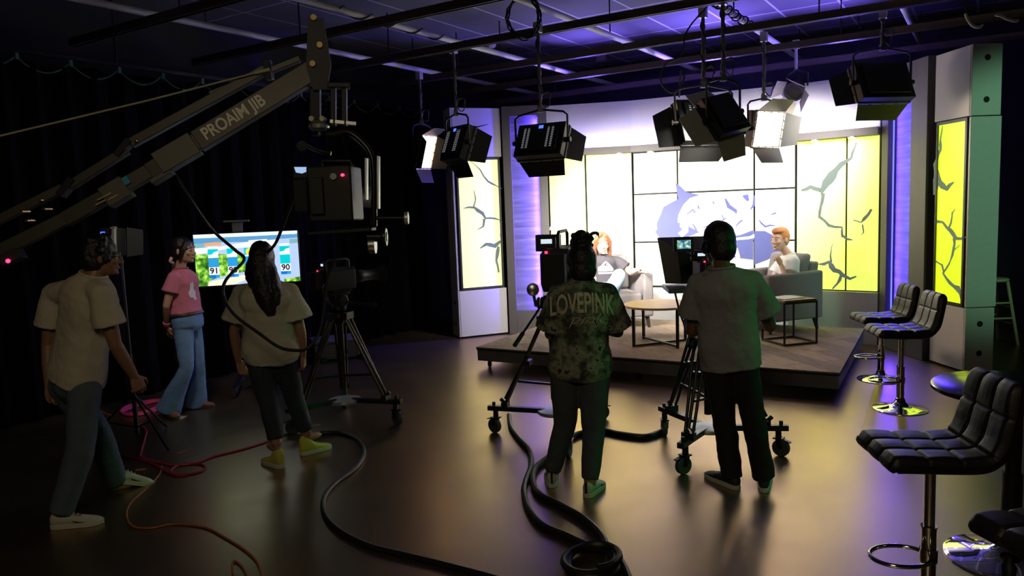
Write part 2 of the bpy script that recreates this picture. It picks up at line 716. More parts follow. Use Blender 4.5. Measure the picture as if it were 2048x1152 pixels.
# backdrop wall
bw = thing('backdrop_wall', 'curved white backdrop wall of glowing lime panels behind the seated pair', 'scenic wall', (V2 + V3) / 2)
FAC = ((V0, V2), (V2, V3), (V3, V5))
ZL0, ZL1, ZB = 2.53, 2.62, .66
mb = MB()
for A, B in FAC:
    wallbox(mb, A, B, ZL1, TOP, .1)
mb.done('header', M['white'], bw)
mb = MB()
for A, B in FAC:
    wallbox(mb, A, B, ZL0, ZL1, .2, -.1)
mb.done('ledge', M['grayframe'], bw, bevel=.004)
mb = MB()
for A, B in FAC:
    wallbox(mb, A, B, 0, ZB - .02, .12)
mb.done('base_panel', M['white'], bw)
mb = MB()
for A, B in FAC:
    wallbox(mb, A, B, ZB - .02, ZL0, .06, .06)
mb.done('backing_board', M['blackmatte'], bw)
xsL = [V0, None, V2]
m1 = on_line(1173, 430, V0, V2)
m1.z = 0
m2 = on_line(1691, 430, V3, V5)
m2.z = 0
g1 = on_line(1355, 430, V2, V3)
g1.z = 0
g2 = on_line(1508, 430, V2, V3)
g2.z = 0
G = .014
cr_pan = {}
limeC = panel_mat('lit_lime_panel_centre', 1.0, (.86, 1, .14), (.6, .63, .3))
k = 0
for A, B in ((V0, m1), (m1, V2), (V3, m2), (m2, V5)):
    u, n = facing(A, B)
    mb = MB()
    wallbox(mb, A + u * G, B - u * G, ZB, ZL0 - .005, .03, .02)
    cr_pan[k] = mb.done('light_panel', limeC, bw)
    k += 1
zr = (ZB, 1.28, 1.95, ZL0 - .005)
vid = panel_mat('lit_video_panel', .55, (.88, 1, .5), (.66, .66, .6))
for A, B in ((V2, g1), (g1, g2), (g2, V3)):
    for i in range(3):
        u, n = facing(A, B)
        mb = MB()
        wallbox(mb, A + u * G, B - u * G, zr[i] + .012, zr[i + 1] - .012, .03, .02)
        mb.done('light_panel', vid, bw)
crack(V3, V5, .0 - .017, [
    [(1600, 382, 4), (1620, 374, 8), (1640, 380, 8)], [(1640, 385, 8), (1652, 368, 14), (1664, 350, 14), (1680, 330, 8), (1700, 318, 6), (1712, 285, 3)],
    [(1645, 385, 8), (1644, 405, 5), (1638, 435, 6), (1658, 450, 5), (1682, 455, 4), (1684, 475, 4)], [(1682, 470, 4), (1692, 478, 4), (1704, 480, 2)],
    [(1742, 420, 5), (1728, 438, 8), (1720, 445, 3), (1706, 440, 2)], [(1724, 448, 3), (1727, 465, 2), (1722, 470, 1)],
    [(1637, 530, 2), (1658, 525, 8), (1668, 540, 10), (1684, 550, 10), (1700, 557, 5), (1712, 553, 3)], [(1660, 525, 5), (1662, 500, 2), (1664, 488, 1)], [(1682, 552, 6), (1673, 568, 4), (1664, 578, 3)]],
    'crack_graphic', bw, crack_m)
crack(V0, V2, -.017, [
    [(1098, 460, 4), (1112, 444, 5), (1128, 440, 3), (1142, 424, 2)],
    [(1218, 424, 2), (1222, 440, 4), (1216, 465, 6), (1225, 480, 5), (1245, 484, 5), (1260, 476, 3)], [(1188, 308, 1), (1202, 302, 2), (1214, 300, 1)]],
    'crack_graphic', bw, mat('crack_print_pale', (.38, .44, .5), .6, emit=.3, emit_col=(.6, .8, 1)))
# printed emblem of pale blue shapes and white strokes over the centre panels
blue_print = mat('emblem_blue_print', (.05, .06, .2), .6, emit=.1, emit_col=(.42, .46, 1))
white_print = mat('emblem_white_print', (.75, .75, .78), .6, emit=.9, emit_col=(.9, .92, 1))
u, n = facing(V2, V3)


def decal(name, polys, off, m):
    mb = MB()
    for pl in polys:
        mb.poly([on_line(x, y, V2, V3) - n * off for x, y in pl])
    o = mb.done(name, m, bw, smooth=False)
    md = o.modifiers.new('thick', 'SOLIDIFY')
    md.thickness = .001
    return o


def strokes(name, lines, off, m):
    return crack(V2, V3, off, lines, name, bw, m)


decal('emblem_backing', [[(1350, 366), (1356, 398), (1340, 406), (1326, 414), (1320, 430), (1312, 448), (1314, 458), (1309, 464), (1320, 478), (1322, 492), (1330, 505), (1352, 512),
      (1352, 480), (1356, 430), (1366, 410), (1380, 396), (1400, 390), (1372, 384), (1360, 372)],
      [(1352, 420), (1352, 500), (1400, 512), (1440, 512), (1506, 520), (1506, 460), (1480, 470), (1450, 474), (1410, 470), (1375, 452)],
      [(1508, 462), (1508, 530), (1535, 520), (1570, 500), (1580, 480), (1545, 470), (1530, 462)]], -.0175, blue_print)
strokes('emblem_stroke', [
    [(1352, 418, 6), (1338, 424, 10), (1334, 440, 10), (1346, 446, 8)], [(1358, 446, 16), (1362, 425, 18), (1376, 405, 18), (1400, 396, 16), (1440, 394, 14)],
    [(1360, 470, 14), (1372, 462, 16), (1366, 440, 12)], [(1372, 478, 8), (1410, 470, 14), (1440, 458, 12), (1475, 440, 10), (1500, 420, 10)],
    [(1470, 478, 5), (1500, 476, 7), (1520, 468, 6), (1545, 466, 6), (1570, 476, 4)], [(1392, 440, 26), (1420, 425, 36), (1440, 420, 20)], [(1412, 500, 6), (1444, 486, 12), (1470, 500, 10), (1476, 516, 8)]],
    -.0182, white_print)
strokes('emblem_detail', [
    [(1450, 398, 3), (1456, 412, 9), (1470, 422, 8), (1472, 428, 2)], [(1484, 392, 4), (1492, 394, 10), (1496, 402, 5)], [(1508, 390, 3), (1506, 410, 5), (1500, 420, 2)],
    [(1372, 430, 2), (1384, 420, 4), (1400, 436, 3), (1420, 440, 2)], [(1404, 455, 2), (1430, 448, 4), (1452, 436, 2)], [(1360, 456, 2), (1372, 448, 4), (1384, 460, 2)], [(1424, 402, 2), (1436, 420, 4), (1448, 440, 2)], [(1516, 440, 2), (1530, 452, 4), (1550, 452, 2)],
    [(1396, 410, 2), (1398, 418, 4)], [(1386, 448, 3), (1394, 466, 4), (1412, 472, 2)], [(1540, 430, 2), (1552, 426, 4)], [(1470, 455, 2), (1484, 440, 4)]],
    -.0188, blue_print)
# small round downlights under the ledge
puck = mat('lit_puck_lens', (.9, .9, .85), .4, emit=9, emit_col=(1, .96, .85))
for i, (px, py) in enumerate(((1240, 303), (1303, 299), (1468, 287), (1632, 272), (1706, 267))):
    A, B = FAC[0] if px < 1262 else (FAC[1] if px < 1597 else FAC[2])
    u, n = facing(A, B)
    p = on_line(px, py, A, B)
    p.z = ZL0
    p = p - n * .05
    mb = MB()
    mb.cyl(p - ZU * .016, p, .05, n=20)
    pk = mb.done('puck_light', M['alu'], bw)
    mb = MB()
    mb.cyl(p - ZU * .02, p - ZU * .012, .042, n=20)
    mb.done('lens', puck, pk)
    light('puck_lamp', 'SPOT', p - ZU * .02, p - ZU * 1 + n * .16, 7, (1, .93, .8), .02, angle=110, blend=.9)
# blue strips along the ledge and the top of the set, washing header and ceiling
for A, B in FAC:
    u, n = facing(A, B)
    c = (A + B) / 2 - n * .06 + ZU * (ZL1 + .02)
    lo = light('ledge_strip', 'AREA', c, c + ZU + n * .25, 6.0 * (B - A).length, (.3, .24, 1), (B - A).length - .06, .03)
    z = -(ZU + n * .25).normalized()
    x = u
    y = z.cross(x)
    lo.matrix_world = Matrix(((x.x, y.x, z.x, c.x), (x.y, y.y, z.y, c.y), (x.z, y.z, z.z, c.z), (0, 0, 0, 1)))
    c = (A + B) / 2 + n * .2 + ZU * (TOP - .05)
    light('ceiling_wash', 'AREA', c, c + ZU - n * .9, 34 * (B - A).length, (.2, .13, 1), .3, spread=125)

# ------------------------------------------------------------------ platform
carpet = mat('plank_carpet_tile', (.16, .13, .11), .9, var=.3)
nt, b = nodes(carpet)
tc = nt.nodes.new('ShaderNodeTexCoord')
mp = nt.nodes.new('ShaderNodeMapping')
mp.inputs['Rotation'].default_value = (0, 0, math.radians(45))
nt.links.new(tc.outputs['Object'], mp.inputs['Vector'])
bk = nt.nodes.new('ShaderNodeTexBrick')
bk.inputs['Scale'].default_value = 1
bk.inputs['Brick Width'].default_value = .9
bk.inputs['Row Height'].default_value = .22
bk.inputs['Mortar Size'].default_value = .002
bk.inputs['Color1'].default_value = (.42, .31, .22, 1)
bk.inputs['Color2'].default_value = (.22, .165, .13, 1)
bk.inputs['Mortar'].default_value = (.13, .11, .1, 1)
nt.links.new(mp.outputs['Vector'], bk.inputs['Vector'])
mp2 = nt.nodes.new('ShaderNodeMapping')
mp2.inputs['Scale'].default_value = (6, 120, 6)
nt.links.new(mp.outputs['Vector'], mp2.inputs['Vector'])
n6 = nt.nodes.new('ShaderNodeTexNoise')
n6.inputs['Scale'].default_value = 1
n6.inputs['Detail'].default_value = 5
nt.links.new(mp2.outputs['Vector'], n6.inputs['Vector'])
mx = nt.nodes.new('ShaderNodeMix')
mx.data_type = 'RGBA'
mx.blend_type = 'MULTIPLY'
mx.inputs['Factor'].default_value = 1
nt.links.new(bk.outputs['Color'], mx.inputs['A'])
nt.links.new(ramp(nt, n6.outputs['Fac'], [(.3, (.5,) * 3), (.7, (1.3,) * 3)]), mx.inputs['B'])
nt.links.new(mx.outputs['Result'], b.inputs['Base Color'])
side_m = mat('grey_riser_skirt', (.16, .155, .16), .6, var=.5, scale=5)
PZ = .25
FL, FR = V((-.43, 8.56, 0)), V((2.92, 6.64, 0))
pu = (FR - FL).normalized()
pn = V((-pu.y, pu.x, 0))
BL, BR = FL + pn * 2.5, FR + pn * 2.5
pl = thing('stage_platform', 'low carpeted stage platform on casters under the seating', 'platform', (FL + BR) / 2)
mb = MB()
Q = [FL, FR, BR, BL]
mb.loft([[p + ZU * .09 for p in Q], [p + ZU * (PZ - .012) for p in Q]])
mb.done('skirt', side_m, pl, bevel=.004)
mb = MB()
ce = (FL + BR) / 2
mb.box((0, 0, 0), ((FR - FL).length + .02, 2.52, .014))
o = mb.done('deck_carpet', carpet)
o.matrix_world = Matrix.Translation(ce + ZU * (PZ - .0085)) @ Matrix.Rotation(math.atan2(pu.y, pu.x), 4, 'Z')
o.parent = pl
o.matrix_parent_inverse = pl.matrix_basis.inverted()
mb = MB()
e = .012
for a, b_ in ((FL, FR), (FR, BR), (BR, BL), (BL, FL)):
    mb.bar(a + ZU * (PZ - .02), b_ + ZU * (PZ - .02), .02, .03)
mb.done('edge_trim', M['blackmatte'], pl)


def caster(p, r, parent, name='caster', yaw=0.0, m=None, top=None):
    "swivel caster: fork, wheel, brake tab; p on the floor"
    p = V(p)
    R = rotz(yaw)
    mb = MB()
    ax = R @ V((1, 0, 0))
    fw_ = R @ V((0, 1, 0))
    for s_ in (-1, 1):
        mb.bar(p + ax * s_ * r * .42 + ZU * r, p + ax * s_ * r * .42 + ZU * r * 2.15 + fw_ * r * .3, r * .5, r * .1, ax)
    mb.cyl(p + ZU * r * 2.1 + fw_ * r * .3, p + ZU * (top or r * 2.6) + fw_ * r * .3, r * .35)
    mb.box(p + ZU * r * 2.12 + fw_ * r * .25, (r * 1.0, r * 1.1, r * .16), R)
    mb.bar(p + ZU * r * 2.0 - fw_ * r * .2, p + ZU * r * 1.75 - fw_ * r * 1.15, r * .5, r * .12)
    c = mb.done(name, M['darkmetal'], parent)
    mb = MB()
    mb.cyl(p - ax * r * .3 + ZU * r, p + ax * r * .3 + ZU * r, r, n=24)
    mb.done('wheel', m or M['rubber'], c, bevel=r * .12)
    return c


for p in (FL + pu * .1 + pn * .1, FR - pu * .1 + pn * .1, BL + pu * .1 - pn * .1, BR - pu * .1 - pn * .1, (FL + FR) / 2 + pn * .1):
    caster(p, .034, pl, top=.1, yaw=.6)
# ------------------------------------------------------------------ ceiling pipe grid
pipe_w = mat('pale_grid_pipe', (.62, .61, .6), .5, .1, var=.06)
pipe_b = mat('brown_black_grid_channel', (.1, .075, .06), .45, .2, var=.25)
PZW, PZB = 3.75, 3.61
PIPES = []
for i, c in enumerate((-6.62, -5.22, -3.72, -2.31, -.82, .6)):
    mb = MB()
    mb.cyl(rc(c, .2, PZW), rc(c, 11.8, PZW), .032, n=16)
    lab = ['pale grid pipe nearest the black drape, holding the warm glowing lamp',
           'pale grid pipe second from the black drape, running beside the jib head',
           'pale grid pipe with a cable coil, holding the panel light over the purple pillar',
           'pale grid pipe wrapped in black cable, holding the crowded lamps over the stage',
           'pale grid pipe over the right end of the platform, holding the rightmost panel light',
           'dark grid pipe farthest right under the ceiling with two loose straps'][i]
    p = tag(mb.done('grid_pipe', pipe_w), lab, 'ceiling pipe', 'ceiling grid pipes running towards the set')
    for d in (1.2, 4.9, 8.1, 11.3):
        mb = MB()
        mb.cyl(rc(c, d, PZW), rc(c, d, CEIL), .008, n=8)
        mb.done('hanger_rod', M['darkmetal'], p)
    PIPES.append(p)
for i, d in enumerate((1.41, 2.78, 4.14, 5.5, 6.85, 8.2, 9.5, 10.85)):
    mb = MB()
    mb.bar(rc(-7.7, d, PZB + .015), rc(4.6, d, PZB + .01), .05, .06)
    for s_ in (-1, 1):
        mb.bar(rc(-7.7, d + s_ * .024, PZB - .026), rc(4.6, d + s_ * .024, PZB - .026), .012, .02)
    lab = ['dark cross channel of the ceiling grid almost above the photographer',
           'dark cross channel of the ceiling grid second from the photographer', 'dark cross channel of the ceiling grid over the crane arm',
           'broad black cross channel of the ceiling grid passing the crane tip', 'black cross channel just in front of the hanging panel lights',
           'brown cross channel of the ceiling grid over the middle of the platform', 'thin brown cross channel in front of the set top',
           'rearmost cross channel of the ceiling grid, behind the set top'][i]
    p = tag(mb.done('grid_channel', pipe_b), lab, 'ceiling channel', 'cross channels of the ceiling grid')
    for c in (-6, -1.5, 2.2):
        mb = MB()
        mb.cyl(rc(c, d + .05, PZB + .05), rc(c, d + .05, CEIL), .008, n=8)
        mb.done('hanger_rod', M['darkmetal'], p)
# small things up there
p = atz(1205, 116, 3.95)
t = thing('junction_box', 'small brown box under the ceiling above the left of the set', 'junction box', p)
mb = MB()
mb.box(p, (.16, .12, .1), rotz(-RA))
mb.done('box', pipe_b, t, bevel=.005)
mb = MB()
mb.cyl(p, V((p.x, p.y, CEIL)), .012)
mb.done('conduit', pipe_b, t)
p = atz(982, 92, 4.1)
t = thing('smoke_detector', 'round pale detector on the ceiling left of the centre panel light', 'smoke detector', p)
mb = MB()
mb.lathe([(.02, -.03), (.05, -.025), (.07, 0), (.07, CEIL - p.z)], p)
mb.done('housing', M['offwhite'], t)
for k, (pts, lab) in enumerate((([(1931, 27), (1936, 40), (1946, 52), (1960, 54), (1966, 48)], 'curved pale strap hanging at the top right, the one like a hook'),
                                ([(1990, 30), (2002, 32), (2014, 38), (2030, 42), (2038, 40)], 'curved pale strap at the very top right corner, lying flatter'))):
    mb = MB()
    P = [at(x, y, 6.6) for x, y in pts]
    mb.tube(spline(P, 5), [.009, .012] + [.012] * 17 + [.008, .004], 6)
    o = tag(mb.done('hanging_strap', mat('pale_strap', (.6, .62, .5), .6)), lab, 'strap', 'loose pale straps')
    mb = MB()
    q = P[0]
    mb.cyl(q, V((q.x, q.y, CEIL)), .004, n=6)
    mb.done('tie_wire', M['darkmetal'], o)

# ------------------------------------------------------------------ studio lights
door_m = mat('barn_door_black', (.018, .018, .017), .55, var=.15)
house_m = mat('lamp_housing_black', (.012, .012, .013), .45)
slot_m = mat('vent_slot_glow', (.2, .2, .2), .5, emit=.22, emit_col=(.8, .82, .9))
nt, b = nodes(slot_m)
tc = nt.nodes.new('ShaderNodeTexCoord')
wv = nt.nodes.new('ShaderNodeTexWave')
wv.bands_direction = 'Z'
wv.inputs['Scale'].default_value = 3.6
nt.links.new(tc.outputs['Generated'], wv.inputs['Vector'])
sr = ramp(nt, wv.outputs['Fac'], [(.45, (0, 0, 0)), (.6, (.8, .82, .9))])
nt.links.new(sr, b.inputs['Emission Color'])
nt.links.new(ramp(nt, wv.outputs['Fac'], [(.45, (.01, .01, .01)), (.6, (.3, .3, .3))]), b.inputs['Base Color'])
lamp_dark = mat('unlit_led_face', (.5, .48, .4), .4)


pole_m = mat('grey_drop_pole', (.13, .135, .125), .45, .3)


def face_mat(name, e, col):
    return mat(name, (.8, .78, .7), .4, emit=e, emit_col=col, var=.01)


def panel_light(label, c, aim, w, h, pole_x, pole_top, power, color, glow, doors, roll=0.0, dm=None, display=True, dep=.11, dl=.19, slots=True, spread=65):
    c = V(c)
    t = thing('panel_light', label, 'studio light', c, 'panel lights hanging over the stage')
    R = frame3(V(aim))
    if roll:
        R = R @ Matrix.Rotation(roll, 3, 'Y')
    L = lambda x, y, z: c + R @ V((x, y, z))
    mb = MB()
    mb.box(c, (w, dep, h), R)
    mb.box(L(0, -dep * .62, 0), (w * .8, dep * .3, h * .8), R)
    for s_ in (-1, 1):
        mb.box(L(s_ * w * .5, dep * .45, 0), (.02, .03, h), R)
        mb.box(L(0, dep * .45, s_ * h * .5), (w, .03, .02), R)
    hs = mb.done('housing', house_m, t, bevel=.006)
    if slots:
        for gx in (-.30, -.22, .2, .29):
            mb = MB()
            mb.box(L(gx * w, -dep * .775, 0), (.022, .006, h * .62), R)
            mb.done('vent_slots', slot_m, hs)
    if display:
        mb = MB()
        mb.box(L(w * .03, -dep * .775, h * .33), (.05, .006, .034), R)
        mb.done('display', M['blue_lcd'], hs)
    mb = MB()
    mb.box(L(0, dep * .5 + .004, 0), (w * .92, .006, h * .92), R)
    mb.done('led_face', face_mat('lit_led_face', glow, color), t)
    # barn doors, hinged on the four front edges
    y0 = dep * .5 + .012
    for side, ang in doors.items():
        a = math.radians(ang)
        if side in 'LR':
            s_ = -1 if side == 'L' else 1
            e = V((s_ * w / 2, y0, 0))
            dirv = V((s_ * math.sin(a), math.cos(a), 0))
            al, half = V((0, 0, 1)), h / 2
            ln = dl
        else:
            s_ = -1 if side == 'B' else 1
            e = V((0, y0, s_ * h / 2))
            dirv = V((0, math.cos(a), s_ * math.sin(a)))
            al, half = V((1, 0, 0)), w / 2
            ln = dl
        nn = dirv.cross(al).normalized() * .004
        P = [e - al * half * .97, e + al * half * .97, e + al * half * .78 + dirv * ln, e - al * half * .78 + dirv * ln]
        mb = MB()
        mb.prism([c + R @ p for p in P], R @ nn)
        bdo = mb.done('barn_door', dm or door_m, t)
        mb = MB()
        hp, hr = [], []
        for q in (-.75, -.25, .25, .75):
            for dq, r_ in ((-.2, .003), (-.19, .008), (.19, .008), (.2, .003)):
                hp.append(c + R @ (e + al * half * (q + dq)))
                hr.append(r_)
        mb.tube(hp, hr, 8)
        mb.done('hinge', M['alu'], bdo)
    # yoke
    px_, top = pole_x
    pb = c + ZU * (h * .5 + .16)
    pb = V((pb.x, pb.y, pb.z))
    ty = pb - ZU * .02
    mb = MB()
    la, lb = L(-w / 2 - .03, 0, 0), L(w / 2 + .03, 0, 0)
    ca, cb = la.copy(), lb.copy()
    ca.z = cb.z = ty.z - .05
    mb.tube([la, la.lerp(ca, .9), ca.lerp(ty, .15), ty, cb.lerp(ty, .15), lb.lerp(cb, .9), lb], .011, 8)
    mb.cyl(la - R @ V((.03, 0, 0)), la + R @ V((.03, 0, 0)), .025)
    mb.cyl(lb - R @ V((.03, 0, 0)), lb + R @ V((.03, 0, 0)), .025)
    mb.done('yoke', house_m, t)
    top3 = V((ty.x, ty.y, pole_top))
    mb = MB()
    mb.cyl(ty - ZU * .02, top3, .017, n=12)
    for f in (.15, .45, .8):
        q = ty.lerp(top3, f)
        mb.cyl(q - ZU * .02, q + ZU * .02, .022, n=12)
    mb.box(ty, (.05, .05, .06))
    po = mb.done('drop_pole', pole_m, t)
    mb = MB()
    mb.box(top3 + ZU * .0, (.07, .07, .1), rotz(-RA))
    mb.done('pipe_clamp', M['alu'], po)
    # power cable: spiral down the pole and a slack loop
    n_ = 60
    pts = []
    for k in range(n_ + 1):
        f = k / n_
        q = top3.lerp(ty, f)
        aa = f * 16
        pts.append(q + V((math.cos(aa), math.sin(aa), 0)) * .024)
    mb = MB()
    mb.tube(pts, .006, 6)
    lp = []
    for k in range(29):
        aa = k / 28 * 2 * math.pi * 1.6
        rr_ = .07 + .015 * math.sin(k)
        lp.append(ty + V((.05 + math.cos(aa) * rr_ * .8, .02 * math.sin(k * .9), .1 + math.sin(aa) * rr_)))
    mb.tube(lp, .006, 6)
    mb.done('power_cable', M['rubber'], t)
    if power:
        d = R @ V((0, 1, 0))
        lo = light('panel_lamp', 'AREA', L(0, y0 + .012, 0), L(0, 1, 0), power, color, w * .85, h * .85, spread)
    return t


WARM = (1, .86, .66)
NEUT = (1, .93, .84)
STG = V((2.6, 9.9, 1.5))


def hang(px, py, Y):
    return at(px, py, Y)


# L1 warm lamp at the left
c = hang(846, 302, 10.2)
panel_light('warm glowing panel light hanging far left over the dark drape', c, V((.78, -.58, -.33)), .3, .46, (0, 0), PZW - .13, 12, (1, .68, .42), 5.0,
            dict(L=35, R=25, T=40, B=50), display=False, slots=False, dl=.2)
c = hang(915, 288, 8.6)
panel_light('black panel light with blue display, second from the drape', c, V((.9, .62, -.4)), .44, .4, (0, 0), PZW - .13, 38, NEUT, 3, dict(L=40, R=20, T=35, B=40))
c = hang(1083, 283, 7.75)
panel_light('large black panel light with blue display hanging over the purple pillar', c, V((.6, 1, -.55)), .54, .36, (0, 0), PZW - .13, 36, NEUT, 3, dict(L=30, R=35, T=12, B=30))
c = hang(1408, 245, 7.4)
CROWD = panel_light('black panel light with grey left door in front of the white header', c, V((-.28, 1, -.42)), .56, .44, (0, 0), PZW - .13, 27, NEUT, 3, dict(L=55, R=25, T=20, B=25), display=False)
c = hang(1447, 232, 6.95)
panel_light('tilted black panel light with raised doors coloured as if lit overlapping its neighbour', c, V((-.3, .9, -.55)), .34, .4, (0, 0), PZW - .13, 11, NEUT, 3, dict(L=70, R=20, T=70, B=60), roll=-.25, dm=mat('barn_door_lit_tone', (.4, .4, .34), .55), display=False, slots=False)  # lamp light falling on the doors is put into their pale colour
c = hang(1528, 258, 8.6)
panel_light('brightly glowing warm panel light hanging right of the crowded pair', c, V((.5, -.84, -.2)), .46, .4, (0, 0), PZW - .13, 12, (1, .84, .62), 10,
            dict(L=65, R=45, T=45, B=50), display=False, slots=False, dl=.2)
c = hang(1764, 165, 7.7)
panel_light('black panel light at the right in front of the pillar top', c, V((-.16, .95, -.42)), .58, .4, (0, 0), PZW - .13, 38, NEUT, 3, dict(L=55, R=15, T=15, B=30), display=False, slots=False)

# L7 focusing spot with round lens
c = hang(1592, 178, 9.6)
t = thing('fresnel_spotlight', 'round black spotlight with yellow lit doors in front of the header', 'studio light', c)
R = frame3(V((-.62, -.62, -.5)))
L = lambda x, y, z: c + R @ V((x, y, z))
mb = MB()
Rc = R @ Matrix.Rotation(-math.pi / 2, 3, 'X')
mb.lathe([(.04, -.22), (.09, -.2), (.1, -.12), (.1, .02), (.125, .04), (.125, .09), (.1, .09), (.1, .07)], c, 28, Rc)
mb.done('housing', house_m, t, bevel=.004)
mb = MB()
mb.lathe([(.0, .06), (.06, .068), (.095, .055), (.095, .05), (0, .05)], c, 28, Rc)
mb.done('lens', face_mat('lit_lens', 14, (1, .86, .35)), t)
for k in range(4):
    a = k * math.pi / 2 + .6
    rv = V((math.cos(a), 0, math.sin(a)))
    tv = V((-math.sin(a), 0, math.cos(a)))
    e = rv * .12 + V((0, .09, 0))
    o_ = (rv * .55 + V((0, .83, 0))).normalized()
    P = [e - tv * .09, e + tv * .09, e + tv * .13 + o_ * .16, e - tv * .13 + o_ * .16]
    mb = MB()
    mb.prism([c + R @ p for p in P], (R @ o_.cross(tv)).normalized() * .004)
    mb.done('barn_door', mat('spot_barn_door', (.3, .28, .22), .5), t)  # lighter, warmer colour stands in for the yellow glow on the doors
mb = MB()
ty = V((c.x, c.y, c.z + .24))
mb.tube([L(-.13, -.05, 0), L(-.13, -.05, 0) + ZU * .16, ty, L(.13, -.05, 0) + ZU * .16, L(.13, -.05, 0)], .012, 8)
mb.done('yoke', house_m, t)
mb = MB()
mb.cyl(ty, V((ty.x, ty.y, PZW - .03)), .018)
mb.box(V((ty.x, ty.y, PZW - .03)), (.07, .07, .1), rotz(-RA))
mb.done('drop_pole', M['alu'], t)
light('fresnel_lamp', 'SPOT', L(0, .12, 0), L(0, 1, 0), 40, (1, .9, .6), .06, angle=80)
# coil of cable slung over the third pipe and the wrapped fourth pipe
q = atz(1047, 30, PZW - .12)
mb = MB()
pts = []
for k in range(90):
    a = k / 89 * 2 * math.pi * 4
    pts.append(q + V((math.cos(a) * (.15 + .02 * math.sin(k * 1.3)), .03 * math.sin(k * .7), math.sin(a) * (.19 + .02 * math.cos(k * .9)) - .02)))
mb.tube(pts, .008, 6)
mb.done('cable_coil', M['rubber'], PIPES[2])
mb = MB()
pts = []
for k in range(260):
    d = 6.2 + 2.7 * k / 259
    a = k * .55
    rr_ = .04 + .012 * math.sin(k * .21)
    pts.append(rc(-2.31, d, PZW) + C1 * math.cos(a) * rr_ + ZU * math.sin(a) * rr_)
mb.tube(pts, .009, 6)
mb.done('wrapped_cable', M['rubber'], PIPES[3])
mb = MB()
pts = []
for k in range(60):
    d = 5.3 + 2.2 * k / 59
    a = k * .6
    pts.append(rc(-5.22, d, PZW) + C1 * math.cos(a) * .042 + ZU * math.sin(a) * .042)
mb.tube(pts, .008, 6)
mb.done('wrapped_cable', M['rubber'], PIPES[1])
mb = MB()
mb.tube(spline([rc(-2.31, 7.3, PZW - .05), at(1375, 60, 7.2), at(1362, 110, 7.2), at(1330, 130, 7.3), at(1322, 165, 7.35), at(1345, 185, 7.35), at(1368, 160, 7.35), at(1362, 140, 7.35), at(1358, 195, 7.38)], 8), .008, 6)
mb.done('slack_cable', M['rubber'], CROWD)

# ------------------------------------------------------------------ furniture on the platform
grey_f = mat('grey_upholstery', (.25, .23, .235), .85, var=.08, scale=40, bump=.25, bscale=220)
dark_wood = mat('dark_leg_wood', (.03, .022, .02), .5, var=.2)


def armchair(label, loc, rz):
    t = thing('armchair', label, 'armchair', loc, None, rz)
    # built facing -Y, about its base
    Rz = rotz(rz)
    P = lambda x, y, z: V(loc) + Rz @ V((x, y, z))
    w, dp = .86, .82
    mb = MB()
    mb.box(P(0, 0, .22), (w - .2, dp - .06, .16), Rz)
    mb.done('seat_base', grey_f, t, bevel=.015)
    mb = MB()
    mb.box(P(0, -.06, .37), (w - .27, dp - .18, .15), Rz)
    mb.done('seat_cushion', grey_f, t, bevel=.04, segs=4)
    for s_ in (-1, 1):
        mb = MB()
        a, b_ = P(s_ * (w / 2 - .065), -dp / 2, 0), P(s_ * (w / 2 - .065), dp / 2, 0)
        u = (b_ - a).normalized()
        n = V((-u.y, u.x, 0))
        prof = [(0, .14), (dp, .14), (dp, .705), (0, .69)]
        mb.prism([a - n * .065 + u * q[0] + ZU * q[1] for q in prof], n * .13)
        mb.done('arm', grey_f, t, bevel=.028, segs=3)
    mb = MB()
    mb.loft([[P(x, y, z) for x, y in ((-w / 2 + .12, y0), (w / 2 - .12, y0), (w / 2 - .12, y0 + .13), (-w / 2 + .12, y0 + .13))] for z, y0 in ((.16, dp / 2 - .15), (.5, dp / 2 - .12), (.8, dp / 2 - .07))])
    mb.done('backrest', grey_f, t, bevel=.03, segs=3)
    mb = MB()
    mb.loft([[P(x, y, z) for x, y in ((-.29, y0), (.29, y0), (.29, y0 + .14), (-.29, y0 + .14))] for z, y0 in ((.45, dp / 2 - .27), (.66, dp / 2 - .23), (.9, dp / 2 - .17))])
    mb.done('back_cushion', grey_f, t, bevel=.045, segs=4)
    for sx in (-1, 1):
        for sy in (-1, 1):
            mb = MB()
            mb.cyl(P(sx * (w / 2 - .07), sy * (dp / 2 - .08), .16), P(sx * (w / 2 - .05), sy * (dp / 2 - .05), 0), .032, .018)
            mb.done('leg', dark_wood, t)
    return t


ARM1 = V((1.31, 9.78, PZ + .004))
armchair('grey armchair with the smiling woman in the charcoal shirt', ARM1, math.radians(8))
sb, sf = atz(1647, 635, PZ + .14), atz(1540, 648, PZ + .14)
fdir = (sf - sb).normalized()
fa = math.atan2(fdir.y, fdir.x) + math.pi / 2          # local -Y turned onto fdir
mid = sb + fdir * .41 + V((-fdir.y, fdir.x, 0)) * -.43
ARM2 = V((mid.x, mid.y, PZ + .004))
if (ARM2 - sb).y < 0:
    mid = sb + fdir * .41 + V((-fdir.y, fdir.x, 0)) * .43
    ARM2 = V((mid.x, mid.y, PZ + .004))
print('ARM2', ARM2, math.degrees(fa))
armchair('grey armchair with the young man in the white shirt', ARM2, fa)
